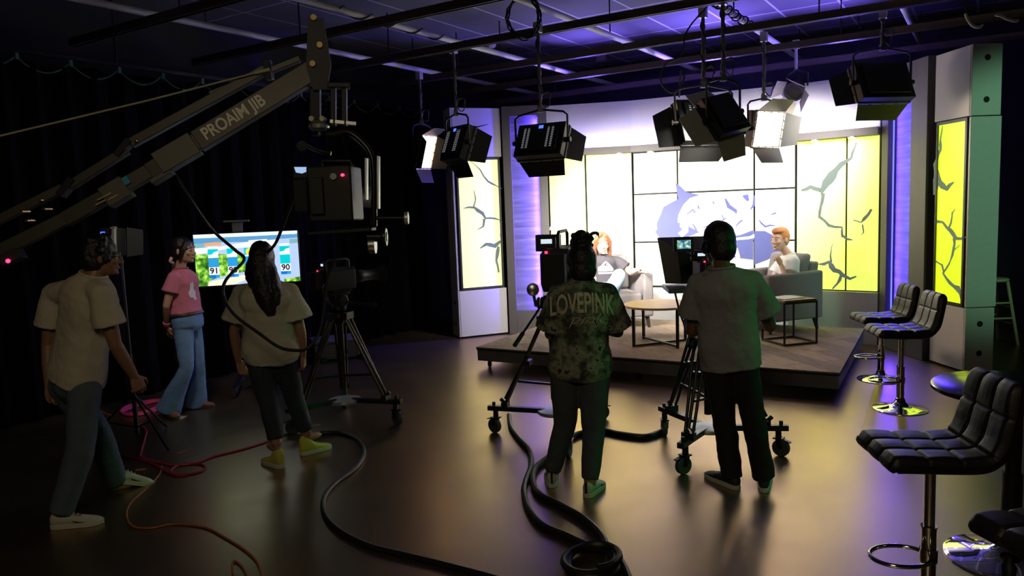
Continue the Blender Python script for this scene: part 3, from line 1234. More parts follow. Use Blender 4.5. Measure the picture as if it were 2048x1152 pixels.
# round coffee table
oak = mat('pale_oak_top', (.5, .3, .13), .35, var=.25, scale=6)
ct = atz(1319, 607, .71)
t = thing('coffee_table', 'round oak coffee table on crossed black metal legs', 'coffee table', (ct.x, ct.y, PZ))
mb = MB()
mb.cyl((ct.x, ct.y, .685), (ct.x, ct.y, .71), .4, n=56)
mb.done('tabletop', oak, t, bevel=.004)
for k in range(2):
    a = math.radians(22 + 90 * k)
    dv = V((math.cos(a), math.sin(a), 0)) * .34
    c0 = V((ct.x, ct.y, 0))
    mb = MB()
    zz = PZ + .016 + .012 * k
    mb.bar(c0 - dv + ZU * zz, c0 + dv + ZU * zz, .03, .022)
    mb.done('cross_rail', M['black'], t)
    for s_ in (-1, 1):
        mb = MB()
        mb.bar(c0 + dv * s_ + ZU * (PZ + .005), c0 + dv * s_ + ZU * .685, .028, .028, D1)
        mb.done('leg', M['black'], t)
# square side table
q = [atz(1569, 693, PZ), atz(1630.5, 687, PZ)]
ux = (q[1] - q[0]).normalized()
uy = V((-ux.y, ux.x, 0))
S = .4
cor = [q[0], q[0] + ux * S, q[0] + ux * S + uy * S, q[0] + uy * S]
cc = sum(cor, V()) / 4
t = thing('side_table', 'small square walnut side table with black wire frame', 'side table', (cc.x, cc.y, PZ))
walnut = mat('walnut_top', (.16, .1, .07), .4, var=.3, scale=9)
mb = MB()
mb.loft([[p + ZU * (z - PZ) for p in cor] for z in (.72, .742)])
mb.done('tabletop', walnut, t, bevel=.003)
for p in cor:
    mb = MB()
    mb.bar(p + ZU * .003, p + ZU * .47, .02, .02, D1)
    mb.done('leg', M['black'], t)
for z in (.013, .46):
    for k in range(4):
        mb = MB()
        mb.bar(cor[k] + ZU * z, cor[(k + 1) % 4] + ZU * z, .02, .02)
        mb.done('rail', M['black'], t)
paper = mat('white_paper', (.8, .8, .78), .8, var=.02)
mb = MB()
Rp = Matrix((ux, uy, ZU)).transposed() @ rotz(.2)
mb.box(V((cc.x, cc.y, .7455)) + ux * -.02, (.3, .22, .005), Rp)
mb.box(V((cc.x, cc.y, .749)) + ux * -.04 + uy * .01, (.29, .21, .002), Rp @ rotz(.12))
tag(mb.done('paper_stack', paper, smooth=False), 'white papers lying on the square side table', 'papers')

# ------------------------------------------------------------------ bar stools
leather = mat('black_leather', (.012, .01, .0095), .45, var=.15, scale=30, bump=.08, bscale=150, spec=.32)


def stool_seat():
    "quilted seat running up into the backrest; faces -X, origin at the pole top"
    path = [(-.225, -.012), (-.215, .012), (-.19, .022), (0, .018), (.12, .02), (.17, .045), (.205, .095), (.225, .175), (.245, .265), (.26, .325), (.264, .345)]
    pts = spline([V((x, 0, z)) for x, z in path], 8)
    ln = [0]
    for i in range(1, len(pts)):
        ln.append(ln[-1] + (pts[i] - pts[i - 1]).length)
    S_ = ln[-1]
    N, K = 120, 54
    grid = [[], []]
    joints = [0, .155, .285, .42, .6, S_ + .02]
    for i in range(N + 1):
        s_ = S_ * i / N
        j = max(k for k in range(len(ln)) if ln[k] <= s_ + 1e-9)
        j = min(j, len(pts) - 2)
        f = (s_ - ln[j]) / max(1e-9, ln[j + 1] - ln[j])
        p = pts[j].lerp(pts[j + 1], f)
        tg = (pts[j + 1] - pts[j]).normalized()
        nr = V((-tg.z, 0, tg.x))
        endf = min(1, min(s_, S_ - s_) / .05)
        endf = math.sqrt(max(0, 1 - (1 - endf) ** 2))
        hw = .205 - .03 * max(0, (s_ - .42) / (S_ - .42)) ** 2 - .012 * (1 - endf)
        ra, rb = [], []
        for k in range(K + 1):
            v = -1 + 2 * k / K
            edge = math.sqrt(max(0, 1 - max(0, (abs(v) - .86) / .14) ** 2))
            d1_ = min(abs(s_ - q) for q in joints[1:-1])
            d2_ = min(abs(v - q) for q in (-.333, .333)) * .2
            g = .009 * (math.exp(-(d1_ / .006) ** 2) + math.exp(-(d2_ / .006) ** 2))
            puff = .005 * min(1, d1_ / .06) * min(1, d2_ / .05)
            th = .032 * edge * max(.25, endf)
            ra.append(p + nr * (th - min(g, .012) * edge + puff * edge) + V((0, v * hw, 0)))
            rb.append(p - nr * (.042 * edge * max(.25, endf)) + V((0, v * hw * .97, 0)))
        grid[0].append(ra)
        grid[1].append(rb)
    mb = MB()
    A_ = [mb.verts(r) for r in grid[0]]
    B_ = [mb.verts(r) for r in grid[1]]
    for i in range(N):
        for k in range(K):
            mb.face([A_[i][k], A_[i + 1][k], A_[i + 1][k + 1], A_[i][k + 1]])
            mb.face([B_[i][k], B_[i][k + 1], B_[i + 1][k + 1], B_[i + 1][k]])
        mb.face([A_[i][0], B_[i][0], B_[i + 1][0], A_[i + 1][0]])
        mb.face([A_[i][K], A_[i + 1][K], B_[i + 1][K], B_[i][K]])
    for k in range(K):
        mb.face([A_[0][k], A_[0][k + 1], B_[0][k + 1], B_[0][k]])
        mb.face([A_[N][k], B_[N][k], B_[N][k + 1], A_[N][k + 1]])
    return mb


def stool(label, loc, h, yaw, foot_yaw=0.0, seat_mesh=[None]):
    "h is the seat top; the pole telescopes"
    loc = V(loc)
    t = thing('bar_stool', label, 'bar stool', loc, 'black quilted bar stools on chrome feet')
    R = rotz(yaw)
    if seat_mesh[0] is None:
        s_ = stool_seat().done('seat', leather, t, sharp=60)
        seat_mesh[0] = s_.data
        s_.matrix_parent_inverse = Matrix.Identity(4)
    else:
        s_ = bpy.data.objects.new('seat', seat_mesh[0])
        COL.objects.link(s_)
        s_.parent = t
    s_.location = (0, 0, h - .05)
    s_.rotation_euler = (0, 0, yaw)
    mb = MB()
    mb.cyl(loc + ZU * .06, loc + ZU * (h * .52), .03, n=24)
    mb.cyl(loc + ZU * (h * .52), loc + ZU * (h * .53), .034, n=24)
    mb.cyl(loc + ZU * (h * .5), loc + ZU * (h - .1), .022, n=24)
    mb.done('column', M['chrome'], t)
    mb = MB()
    mb.lathe([(.0, h - .1), (.06, h - .1), (.09, h - .075), (0, h - .075)], loc, 20)
    mb.bar(loc + R @ V((0, .03, 0)) + ZU * (h - .09), loc + R @ V((0, .2, 0)) + ZU * (h - .11), .012, .012)
    mb.done('swivel_plate', M['black'], t)
    mb = MB()
    mb.lathe([(.215, 0), (.215, .006), (.2, .012), (.12, .024), (.07, .04), (.045, .06), (.036, .09), (.03, .1), (0, .1)], loc, 56)
    mb.done('base', M['chrome'], t)
    mb = MB()
    Rf = rotz(yaw + foot_yaw)
    pts = [loc + Rf @ V((-.125 + math.cos(a) * .125, math.sin(a) * .1, h * .36)) for a in [2 * math.pi * k / 40 for k in range(40)]]
    mb.tube(pts, .0095, 10, closed=True)
    mb.cyl(loc + ZU * (h * .36 - .03), loc + ZU * (h * .36 + .03), .036, n=20)
    mb.done('footrest', M['chrome'], t)
    return t


stool('black bar stool nearest the camera, at lower right', V((atz(1862, 885, .78).x, atz(1862, 885, .78).y, 0)), .775, math.radians(-6), math.radians(8))
stool('black bar stool standing in the middle of the right side, chrome base fully seen', atz(1800, 818), .71, math.radians(-8))
stool('black bar stool standing closest to the purple pillar', atz(1750, 758) + pu * .05, .65, math.radians(-5))
stool('black stool cut off by the bottom right corner of the frame', V((1.78, 2.28, 0)), .76, math.radians(10))
# bistro table
bt = atz(2019, 1118)
t = thing('bistro_table', 'tall round black table behind the nearest bar stool', 'bar table', bt)
mb = MB()
mb.lathe([(0, .85), (.34, .85), (.365, .86), (.365, .878), (.35, .885), (0, .885)], bt, 56)
mb.done('tabletop', M['blackgloss'], t, bevel=.002)
mb = MB()
mb.cyl(bt + ZU * .05, bt + ZU * .45, .045, n=24)
mb.cyl(bt + ZU * .44, bt + ZU * .85, .036, n=24)
mb.lathe([(0, .8), (.05, .8), (.14, .845), (.14, .85), (0, .85)], bt, 24)
mb.done('column', M['black'], t)
mb = MB()
mb.lathe([(.29, 0), (.29, .008), (.27, .016), (.17, .03), (.09, .05), (.06, .08), (.05, .1), (0, .1)], bt, 64)
mb.done('base', M['chrome'], t)
# wooden stool in the dark at the right
ws = atz(1983, 686)
t = thing('wooden_stool', 'tall plain wooden stool in the dark beyond the right end column', 'stool', ws)
pine = mat('pine_wood', (.4, .36, .2), .6, var=.2, scale=7)
mb = MB()
mb.lathe([(0, .75), (.15, .75), (.16, .76), (.16, .775), (.15, .785), (0, .785)], ws, 32)
mb.done('seat', pine, t)
feet = [ws + V((sx * .19, sy * .19, 0)) for sx, sy in ((-1, -1), (1, -1), (1, 1), (-1, 1))]
tops = [ws + V((sx * .1, sy * .1, .75)) for sx, sy in ((-1, -1), (1, -1), (1, 1), (-1, 1))]
for a, b_ in zip(feet, tops):
    mb = MB()
    mb.cyl(a, b_, .017, .02)
    mb.done('leg', pine, t)
for k in range(4):
    for z in ((.25, .45) if k % 2 else (.32, .5)):
        mb = MB()
        mb.cyl(feet[k].lerp(tops[k], z / .75), feet[(k + 1) % 4].lerp(tops[(k + 1) % 4], z / .75), .011)
        mb.done('rung', pine, t)
# ------------------------------------------------------------------ camera supports
tri_m = mat('tripod_black', (.02, .02, .021), .35, .3)
tri_alu = mat('tripod_tube', (.16, .15, .13), .35, .8)
grey_tyre = mat('grey_tyre', (.05, .055, .05), .6)


def tripod(label, wheels, head_z, yaw, tube_m, handle=None):
    "three-armed rolling dolly, double-tube legs, column, fluid head, pan handle; yaw is where the camera looks"
    ctr = sum((V(w) for w in wheels), V()) / 3
    ctr.z = 0
    t = thing('camera_tripod', label, 'tripod', ctr, 'rolling camera tripods')
    apex = ctr + ZU * (head_z - .2)
    hub = ctr + ZU * .2
    mb = MB()
    mb.lathe([(.0, .18), (.13, .18), (.14, .19), (.14, .21), (.06, .225), (0, .225)], ctr, 3 * 8)
    mb.done('dolly_hub', M['alu'], t, bevel=.003)
    for w in wheels:
        w = V(w)
        out = (w - ctr).normalized()
        tip = w + ZU * .21
        mb = MB()
        mb.bar(hub, tip + out * .05, .05, .04)
        mb.cyl(tip + ZU * .02, tip + ZU * .05, .014)
        mb.bar(tip - out * .12 + ZU * .02, tip - out * .06 + ZU * .08, .02, .03)
        mb.done('dolly_arm', tri_m, t, bevel=.004)
        caster(w, .062, t, yaw=math.atan2(out.y, out.x) + 1.1, m=grey_tyre, top=.19)
        side = ZU.cross(out)
        foot = tip - out * .1 + ZU * .03
        knee = apex.lerp(foot, .5)
        mb = MB()
        for s_ in (-1, 1):
            mb.cyl(apex + out * .07 + side * .05 * s_, foot + side * .028 * s_, .011, n=10)
        mb.cyl(apex + out * .06, foot + ZU * .05, .012, n=10)
        mb.bar(knee - side * .055, knee + side * .055, .04, .045, out)
        mb.bar(foot - side * .045, foot + side * .045, .05, .05, out)
        mb.bar(apex + out * .07 - side * .06, apex + out * .07 + side * .06, .06, .08, out)
        mb.done('tripod_leg', tube_m, t)
        mb = MB()
        mb.bar(ctr + ZU * .42, apex.lerp(foot, .72), .018, .018)
        mb.done('spreader_arm', tri_m, t)
    mb = MB()
    mb.cyl(ctr + ZU * .3, apex - ZU * .02, .028)
    mb.lathe([(0, -.07), (.04, -.07), (.085, 0), (.085, .03), (0, .03)], apex, 24)
    mb.done('centre_column', tri_m, t)
    R = rotz(yaw)
    mb = MB()
    h0 = apex + ZU * .03
    mb.lathe([(.05, 0), (.065, .02), (.065, .07), (0, .07)], h0, 24)
    mb.box(h0 + ZU * .1, (.1, .13, .1), R)
    mb.cyl(h0 + ZU * .1 + R @ V((-.08, 0, 0)), h0 + ZU * .1 + R @ V((.08, 0, 0)), .05, n=22)
    mb.box(h0 + ZU * .16, (.09, .2, .02), R)
    mb.done('fluid_head', tri_m, t, bevel=.005)
    mb = MB()
    mb.lathe([(0, -.012), (.042, -.012), (.05, 0), (.042, .012), (0, .012)], h0 + ZU * .1 + R @ V((-.1, 0, 0)), 22, R @ Matrix.Rotation(math.pi / 2, 3, 'Y'))
    mb.done('drag_knob', M['steel'], t)
    a = h0 + ZU * .1 + R @ V((-.06 if handle != 'R' else .06, -.05, 0))
    ln = V((-.14, -.4, -.26)) if handle != 'R' else V((.62, -.1, .02))
    e = a + R @ ln
    mb = MB()
    mb.cyl(a, e, .009)
    mb.done('pan_handle', tri_m, t)
    mb = MB()
    mb.cyl(a.lerp(e, .72), e, .017)
    mb.done('grip', M['rubber'], t)
    return t, h0 + ZU * .172, R


def camera_body(label, base, R, prompter=False, lens_len=.16, k=1.0):
    base = V(base)
    t = thing('video_camera', label, 'video camera', base)
    R0 = R
    R = R * k
    L = lambda x, y, z: base + R @ V((x, y, z))
    mb = MB()
    mb.box(L(0, .02, .012), (.08, .2, .022), R)
    mb.done('base_plate', tri_m, t, bevel=.003)
    mb = MB()
    mb.loft([[L(x, y, z) for x, z in ((-.065, .025), (.065, .025), (.075, .06), (.075, .19), (.05, .215), (-.05, .215), (-.075, .19), (-.075, .06))] for y in (-.16, -.15, .13, .15)])
    mb.done('body', M['black'], t, bevel=.006)
    mb = MB()
    mb.box(L(0, -.21, .12), (.1, .09, .15), R)
    mb.done('battery', M['blackmatte'], t, bevel=.008)
    mb = MB()
    mb.tube([L(0, -.12, .21), L(0, -.12, .27), L(0, -.09, .285), L(0, .1, .285), L(0, .13, .27), L(0, .13, .21)], .013, 10)
    mb.done('carry_handle', M['black'], t)
    mb = MB()
    Rl = R @ Matrix.Rotation(-math.pi / 2, 3, 'X')
    mb.lathe([(.0, .14), (.05, .14), (.05, .2), (.056, .21), (.056, .27), (.048, .28), (.048, .28 + lens_len), (.06, .3 + lens_len), (.075, .36 + lens_len), (.07, .36 + lens_len), (.05, .3 + lens_len), (0, .3 + lens_len)], L(0, 0, .12), 28, Rl)
    mb.done('lens', M['black'], t)
    mb = MB()
    mb.box(L(-.045, -.166, .2), (.011, .006, .009), R)
    mb.done('tally_lamp', M['red_led'], t)
    # side viewfinder arm with small display
    mb = MB()
    mb.cyl(L(-.03, .06, .25), L(-.08, -.02, .25), .01)
    mb.box(L(-.06, -.03, .235), (.11, .05, .075), R)
    mb.box(L(-.06, -.075, .235), (.09, .05, .055), R)
    vf = mb.done('viewfinder', M['black'], t, bevel=.004)
    mb = MB()
    mb.box(L(-.055, -.101, .245), (.05, .003, .02), R)
    mb.done('display', mat('small_bright_display', (.2, .25, .3), .4, emit=.9, emit_col=(.75, .9, 1)), vf)
    mb = MB()
    mb.tube(spline([L(.05, -.165, .1), L(.11, -.24, .06), L(.16, -.24, -.02), L(.2, -.2, -.1)], 6), .007, 6)
    mb.done('signal_cable', M['rubber'], t)
    if prompter:
        mb = MB()
        y0, y1 = .3, .62
        fr = [(-.13, .0), (.13, .0), (.16, .26), (-.16, .26)]
        bk_ = [(-.21, -.03), (.21, -.03), (.27, .34), (-.27, .34)]
        mb.loft([[L(x, y0, z) for x, z in fr], [L(x, y1, z) for x, z in bk_]])
        mb.done('prompter_hood', M['blackmatte'], t, bevel=.004)
        mb = MB()
        mb.box(L(0, .48, -.055), (.46, .4, .03), R)
        mb.box(L(0, .4, -.037), (.05, .5, .02), R)
        mb.done('prompter_monitor', mat('prompter_shelf', (.09, .09, .09), .4), t, bevel=.004)
        mb = MB()
        mb.tube(spline([L(-.18, .3, -.07), L(-.16, .22, -.2), L(-.14, .16, -.28), L(-.13, .12, -.34)], 6), .008, 6)
        mb.done('prompter_cable', M['rubber'], t)
    return t, L


w1 = [atz(990, 865), atz(1205, 838), atz(1137, 915)]
t1, hp, R1 = tripod('rolling tripod in front of the woman in the camouflage shirt', w1, 1.15, math.radians(-14), tri_m)
hp1 = hp
camera_body('black video camera in front of the woman in the camouflage shirt', hp + R1 @ V((.1, .03, 0)), R1, k=1.72)
mb = MB()
q = at(1066, 580, 5.38)
mb.cyl(q, q + V((0, .06, 0)), .045, n=20)
mb.cyl(q + V((0, .05, -.01)), hp + R1 @ V((-.12, -.03, -.09)), .012)
zg = mb.done('zoom_control', M['black'], t1, bevel=.006)
mb = MB()
mb.lathe([(0, -.006), (.03, -.004), (.042, 0), (.03, .006), (0, .008)], q, 24, Matrix.Rotation(math.pi / 2, 3, 'X'))
mb.done('dial', M['steel'], zg)
w2 = [atz(1329, 870), atz(1367, 948), atz(1562, 912)]
t2, hp2, R2 = tripod('rolling tripod with grey casters in front of the man in the grey shirt', w2, 1.22, math.radians(-4), tri_m)
c2, L2 = camera_body('black video camera with teleprompter hood in front of the man in grey', hp2, R2, True)
mb = MB()
q = at(1368, 489, 5.02)
Rd = R2
mb.box(q - R2 @ V((0, -.02, 0)), (.135, .03, .1), R2)
mo = mb.done('monitor', M['black'], c2, bevel=.004)
scr = mat('tiny_monitor_picture', (.1, .1, .1), .3, emit=1.0)
nt, b = nodes(scr)
tc = nt.nodes.new('ShaderNodeTexCoord')
nz = nt.nodes.new('ShaderNodeTexNoise')
nz.inputs['Scale'].default_value = 3.0
nt.links.new(tc.outputs['Generated'], nz.inputs['Vector'])
nt.links.new(ramp(nt, nz.outputs['Fac'], [(.35, (.02, .05, .25)), (.47, (.1, .35, .5)), (.55, (.35, .6, .25)), (.68, (.9, 1, .8))]), b.inputs['Emission Color'])
mb = MB()
mb.box(q - R2 @ V((0, .0 - .003, 0)), (.09, .003, .058), R2)
mb.done('display', scr, mo)
mb = MB()
mb.cyl(q + R2 @ V((0, .02, -.04)), L2(-.06, .05, .2), .008)
mb.done('monitor_arm', M['black'], c2)

tri_d = mat('tripod_tube_dark', (.05, .045, .035), .4, .7)
w3 = [atz(795, 850), V((-1.63, 7.0, 0)), V((-1.9, 6.2, 0))]
t3, hp3, R3 = tripod('rolling tripod standing below the crane head, thin bare tubes', w3, 1.16, math.radians(-40), tri_d, 'R')
camera_body('dark video camera on the tripod below the crane head', hp3, R3)

# ------------------------------------------------------------------ camera crane
jib_m = mat('jib_tube_grey', (.058, .052, .044), .45, .5)
jib_plate = mat('jib_plate_grey', (.1, .092, .078), .5, .4)


def J(px, py, dy=0.0):
    "point in the crane's upright plane (4.3 m deep at the left edge, 4.75 m at the tip)"
    return at(px, py, 4.3 + .45 * px / 640 + dy)


jt = J(640, 105)
root = V((-3.55, 4.13, 0))
jb = thing('camera_crane', 'long dark camera crane arm rising from lower left, white lettering on its beam', 'camera crane', root)


def jbar(name, p, q, h, d=.07, m=jib_m, dy=0, parent=None, bevel=.004):
    a, b_ = J(*p, dy), J(*q, dy)
    ax = (b_ - a).normalized()
    mb = MB()
    mb.bar(a, b_, d, h, (ax.cross(V((0, 1, 0)))).normalized() * -1)
    return mb.done(name, m, parent or jb, bevel=bevel)


main = jbar('main_beam', (640, 135), (395, 284), .125, .08)
jbar('main_beam', (420, 268), (300, 345), .10, .07)
jbar('main_beam', (330, 326), (130, 440), .085, .06)
jbar('main_beam', (160, 424), (-330, 665), .075, .055)
for p, q, h in (((392, 287), (318, 330), .135), ((256, 372), (212, 398), .125)):
    jbar('joint_sleeve', p, q, h, .1, jib_plate)
jbar('joint_sleeve', (345, 342), (305, 366), .03, .1, jib_plate)
jbar('rail', (600, 118), (420, 190), .035, .05, jib_m, .05)
jbar('upper_tube', (535, 138), (262, 287), .055, .055, jib_m, .04)
jbar('upper_tube', (255, 300), (140, 372), .05, .05, jib_m, .04)
jbar('upper_tube', (128, 376), (-330, 600), .05, .05, jib_m, .04)
for p, q in (((262, 280), (236, 312)), ((148, 358), (122, 392)), ((534, 120), (540, 160))):
    jbar('tube_clamp', p, q, .04, .075, M['black'], .04)
jbar('blue_tape', (262, 360), (248, 368), .05, .09, mat('blue_tape', (.02, .3, .5), .5, emit=0.0))
for x, y in ((45, 423), (82, 400), (90, 418), (55, 441), (272, 281)):
    mb = MB()
    c = J(x, y, .0)
    mb.cyl(c - V((0, .012, 0)), c + V((0, .06, 0)), .009, n=10)
    mb.done('bolt', M['gold'], jb)
for x0, y0, x1, y1 in ((200, 402, 228, 388), (197, 412, 216, 402), (222, 402, 240, 392)):
    jbar('pin', (x0, y0), (x1, y1), .008, .1, M['gold'], -.01, bevel=0)
mb = MB()
mb.tube([J(-330, 350, -.1), J(0, 272, -.05), J(300, 200), J(538, 139)], .006, 6)
mb.cyl(J(510, 146), J(540, 139), .012)
mb.done('tension_cable', mat('tension_cable', (.4, .38, .25), .5), jb)
# tip plates and bolts, hanging bracket
mb = MB()
for dy in (-.06, .06):
    mb.prism([J(616, 38, dy), J(646, 36, dy), J(662, 130, dy), J(654, 178, dy), J(626, 180, dy), J(612, 132, dy)], V((0, .012, 0)))
mb.done('tip_plate', M['black'], jb)
for x, y in ((634, 41), (646, 95), (632, 132)):
    mb = MB()
    c = J(x, y)
    mb.cyl(c - V((0, .085, 0)), c + V((0, .085, 0)), .018, n=16)
    mb.done('bolt', M['gold'], jb)
mb = MB()
for x0, x1 in ((622, 640), (662, 672), (684, 694)):
    mb.bar(J((x0 + x1) / 2, 165), J((x0 + x1) / 2, 252), .06 if x0 < 650 else .03, .05, V((0, 1, 0)))
mb.bar(J(618, 172), J(700, 172), .1, .03)
mb.bar(J(622, 250), J(652, 250), .1, .06)
mb.done('hanging_bracket', M['black'], jb, bevel=.004)
for x in (627, 648):
    mb = MB()
    c = J(x, 239)
    mb.cyl(c - V((0, .055, 0)), c, .016, n=16)
    mb.done('bolt', mat('pale_bolt', (.65, .6, .45), .4), jb)
mb = MB()
mb.lathe([(0, -.012), (.06, -.012), (.065, 0), (.06, .012), (0, .012)], J(638, 253), 28)
mb.bar(J(660, 243), J(712, 248), .05, .02)
mb.done('pan_ring', M['alu'], jb)
# lettering on the beam
dirx = (J(530, 205) - J(410, 278)).normalized()
upz = V((0, -1, 0)).cross(dirx) * -1
if upz.z < 0:
    upz = -upz
nrm = dirx.cross(upz)
lt = text_mesh('PROAIM JIB', .105, .001, bold=.0025)
for v in lt.verts:
    v.co.x *= .8
c = J(470, 238) + nrm * .046
M4 = Matrix(((dirx.x, upz.x, nrm.x, c.x), (dirx.y, upz.y, nrm.y, c.y), (dirx.z, upz.z, nrm.z, c.z), (0, 0, 0, 1)))
o = place_text('lettering', lt, M4, mat('white_lettering', (.8, .77, .66), .6), main)
# supporting stand, outside the picture at the left
pv = J(-275, 615)
st0 = V((pv.x, pv.y, 0))
mb = MB()
mb.cyl(st0 + ZU * .5, V((pv.x, pv.y, pv.z - .02)), .05)
mb.box(pv, (.14, .16, .12))
mb.done('pivot_column', M['black'], jb)
for k in range(3):
    a = k * 2.094 + .4
    dv = V((math.cos(a), math.sin(a), 0))
    mb = MB()
    mb.cyl(st0 + ZU * .62 + dv * .04, st0 + dv * .42, .022)
    mb.done('leg', M['black'], jb)
    mb = MB()
    mb.cyl(J(-330, 645) + V((-.04 * k, -.1, 0)), J(-330, 645) + V((-.04 * k, .1, 0)), .12, n=28)
    mb.done('counterweight', M['black'], jb)
mb = MB()
c = J(16, 522, -.05)
mb.ell(c, .012)
mb.done('tally_lamp', M['red_led'], jb)
jbar('control_box', (5, 524), (45, 505), .06, .1, M['black'])
# cable drooping from the crane behind the shoulder of the woman
mb = MB()
pts = [J(420, 455, .25), J(455, 490, .2), J(488, 520, .2), J(455, 600, -.05), J(470, 630, -.12), J(520, 668, -.2), J(560, 695, -.22), J(590, 702, -.15), J(640, 690, .1), J(668, 640, .3), J(672, 520, .25)]
pts = [J(330, 318, .1), J(395, 420, .2)] + [at(430, 465, 5.2), at(470, 500, 5.25), at(488, 520, 5.2), at(452, 560, 4.95), at(447, 592, 4.9), at(470, 630, 4.9), at(520, 668, 4.9), at(560, 695, 4.9), at(595, 701, 4.9), at(615, 696, 4.95)]
pts += [at(640, 660, 5.0), at(655, 560, 5.0), J(668, 520, .2)]
mb.tube(spline(pts, 8), .011, 8)
mb.done('loop_cable', M['rubber'], jb)
mb = MB()
mb.tube(spline([at(535, 505, 5.25), at(552, 485, 5.2), at(570, 440, 5.1), J(584, 405, .1), J(590, 390, .0)], 6), .011, 8)
mb.done('loop_cable', M['rubber'], jb)

# remote head and the camera it carries
K = lambda x, y, dy=0.0: at(x, y, 4.72 + dy)
rh = thing('remote_mount', 'remote camera mount with curved arm hanging from the crane tip', 'camera mount', K(640, 262))
rim = mat('head_arm_black', (.03, .028, .025), .3, .6)
mb = MB()
mb.tube(spline([K(640, 270), K(665, 268), K(695, 264), K(720, 280), K(740, 305), K(747, 340), K(748, 420), K(748, 452)], 6), .02, 10)
mb.cyl(K(640, 265), K(640, 272), .05)
mb.done('curved_arm', rim, rh)
for x, a, b_ in ((757, 312, 418), (733, 316, 400)):
    mb = MB()
    mb.bar(K(x, a, .03), K(x, b_, .03), .012, .07, V((0, 1, 0)))
    mb.done('side_plate', M['alu'], rh, bevel=.003)
R = Matrix.Rotation(math.pi / 2, 3, 'Y')
mb = MB()
mb.cyl(K(742, 436), K(815, 436), .012)
mb.done('balance_rod', M['darkmetal'], rh)
mb = MB()
mb.lathe([(0, -.012), (.038, -.012), (.042, 0), (.038, .012), (0, .012)], K(813, 436), 24, R)
mb.done('rod_knob', M['alu'], rh)
mb = MB()
mb.cyl(K(735, 474), K(775, 474), .03, n=20)
mb.lathe([(0, -.014), (.055, -.014), (.06, 0), (.055, .014), (0, .014)], K(769, 474), 28, R)
mb.done('tilt_motor', M['darkmetal'], rh)
mb = MB()
mb.lathe([(0, -.02), (.055, -.02), (.055, .02), (0, .02)], K(745, 490), 28, R)
mb.done('tilt_pulley', M['steel'], rh)
mb = MB()
mb.bar(K(622, 466), K(748, 458), .16, .02)
mb.done('cradle', M['black'], rh, bevel=.003)
for z, x in ((292, 605), (300, 622)):
    pass
mb = MB()
mb.cyl(K(604, 292, -.03), K(604, 292, .05), .032, n=20)
mb.tube([K(614, 290), K(628, 298), K(645, 304), K(662, 307)], .014, 8)
mb.done('cross_clamp', M['darkmetal'], rh)
jc = thing('video_camera', 'black video camera with red tally lamp slung under the crane tip', 'video camera', K(665, 455))
mb = MB()
mb.box(K(672, 388, .05), (.27, .34, .34))
mb.done('body', M['black'], jc, bevel=.012)
mb = MB()
mb.box(K(610, 392, .0), (.085, .22, .2))
mb.done('battery', M['blackmatte'], jc, bevel=.008)
mb = MB()
mb.box(K(635, 392, -.13), (.08, .05, .22))
mb.done('connector_panel', M['black'], jc, bevel=.004)
mb = MB()
c = K(690, 395, .2)
mb.cyl(c, c + V((.1, .32, 0)), .05, .075, n=24)
mb.done('lens', M['black'], jc)
mb = MB()
mb.tube([K(640, 335, .0), K(645, 322), K(700, 322), K(708, 335)], .012, 8)
mb.done('carry_handle', M['black'], jc)
mb = MB()
mb.box(K(603, 345, -.05), (.1, .02, .07))
vf = mb.done('viewfinder', M['black'], jc, bevel=.003)
mb = MB()
mb.prism([K(588, 334, -.065), K(620, 334, -.065), K(620, 340, -.065), K(604, 347, -.065), K(592, 345, -.065)], V((0, .003, 0)))
mb.done('display', mat('viewfinder_picture', (.2, .3, .5), .4, emit=.8, emit_col=(.45, .65, 1)), vf)
mb = MB()
mb.ell(K(685, 350, -.14), (.012, .006, .009))
mb.done('tally_lamp', M['red_led'], jc)
mb = MB()
mb.lathe([(0, -.01), (.02, -.01), (.02, .01), (0, .01)], K(667, 353, -.13), 18, Matrix.Rotation(math.pi / 2, 3, 'X'))
mb.done('dial', M['steel'], jc)

# ------------------------------------------------------------------ weather screen
A = at(386, 470, 7.72)
B = at(594, 461, 7.95)
zt = (A.z + B.z) / 2
zb = (at(395, 574, 7.72).z + at(597, 561, 7.95).z) / 2
A.z = B.z = 0
u, n = facing(A, B)
WD, HT = (B - A).length, zt - zb
ctv = (A + B) / 2
tv = thing('television', 'large flat television showing a weather forecast behind the presenter', 'television', (ctv.x, ctv.y, 0) if False else ctv)
X = lambda s_, t_, off=0.0: A + u * (s_ * WD) + ZU * (zb + t_ * HT) - n * off
mb = MB()
mb.loft([[X(-.012, -.02) + n * o_, X(1.012, -.02) + n * o_, X(1.012, 1.02) + n * o_, X(-.012, 1.02) + n * o_] for o_ in (.002, .05)])
mb.done('casing', M['blackgloss'], tv, bevel=.004)
nm = lambda nme, c, e=1.25: mat(nme, (.02, .02, .02), .3, emit=e, emit_col=c, var=0)
smats = [nm('screen_lake', (.42, .55, .8)), nm('screen_sky', (.75, .9, 1)), nm('screen_hills', (.1, .3, .55)), None, nm('screen_white', (.95, .97, 1), 1.05), nm('screen_teal', (0, .55, .6)),
         nm('screen_blue', (.02, .3, .62)), nm('screen_deep_blue', (.0, .16, .62)), nm('screen_sun', (1, .7, .05)), nm('screen_sand', (.85, .8, .6)), nm('screen_orange', (.8, .35, .15)), nm('screen_far', (.2, .4, .45))]
tm = nm('screen_trees', (.2, .5, .05))
nt, b = nodes(tm)
tc = nt.nodes.new('ShaderNodeTexCoord')
nz = nt.nodes.new('ShaderNodeTexNoise')
nz.inputs['Scale'].default_value = 17
nz.inputs['Detail'].default_value = 6
nt.links.new(tc.outputs['Object'], nz.inputs['Vector'])
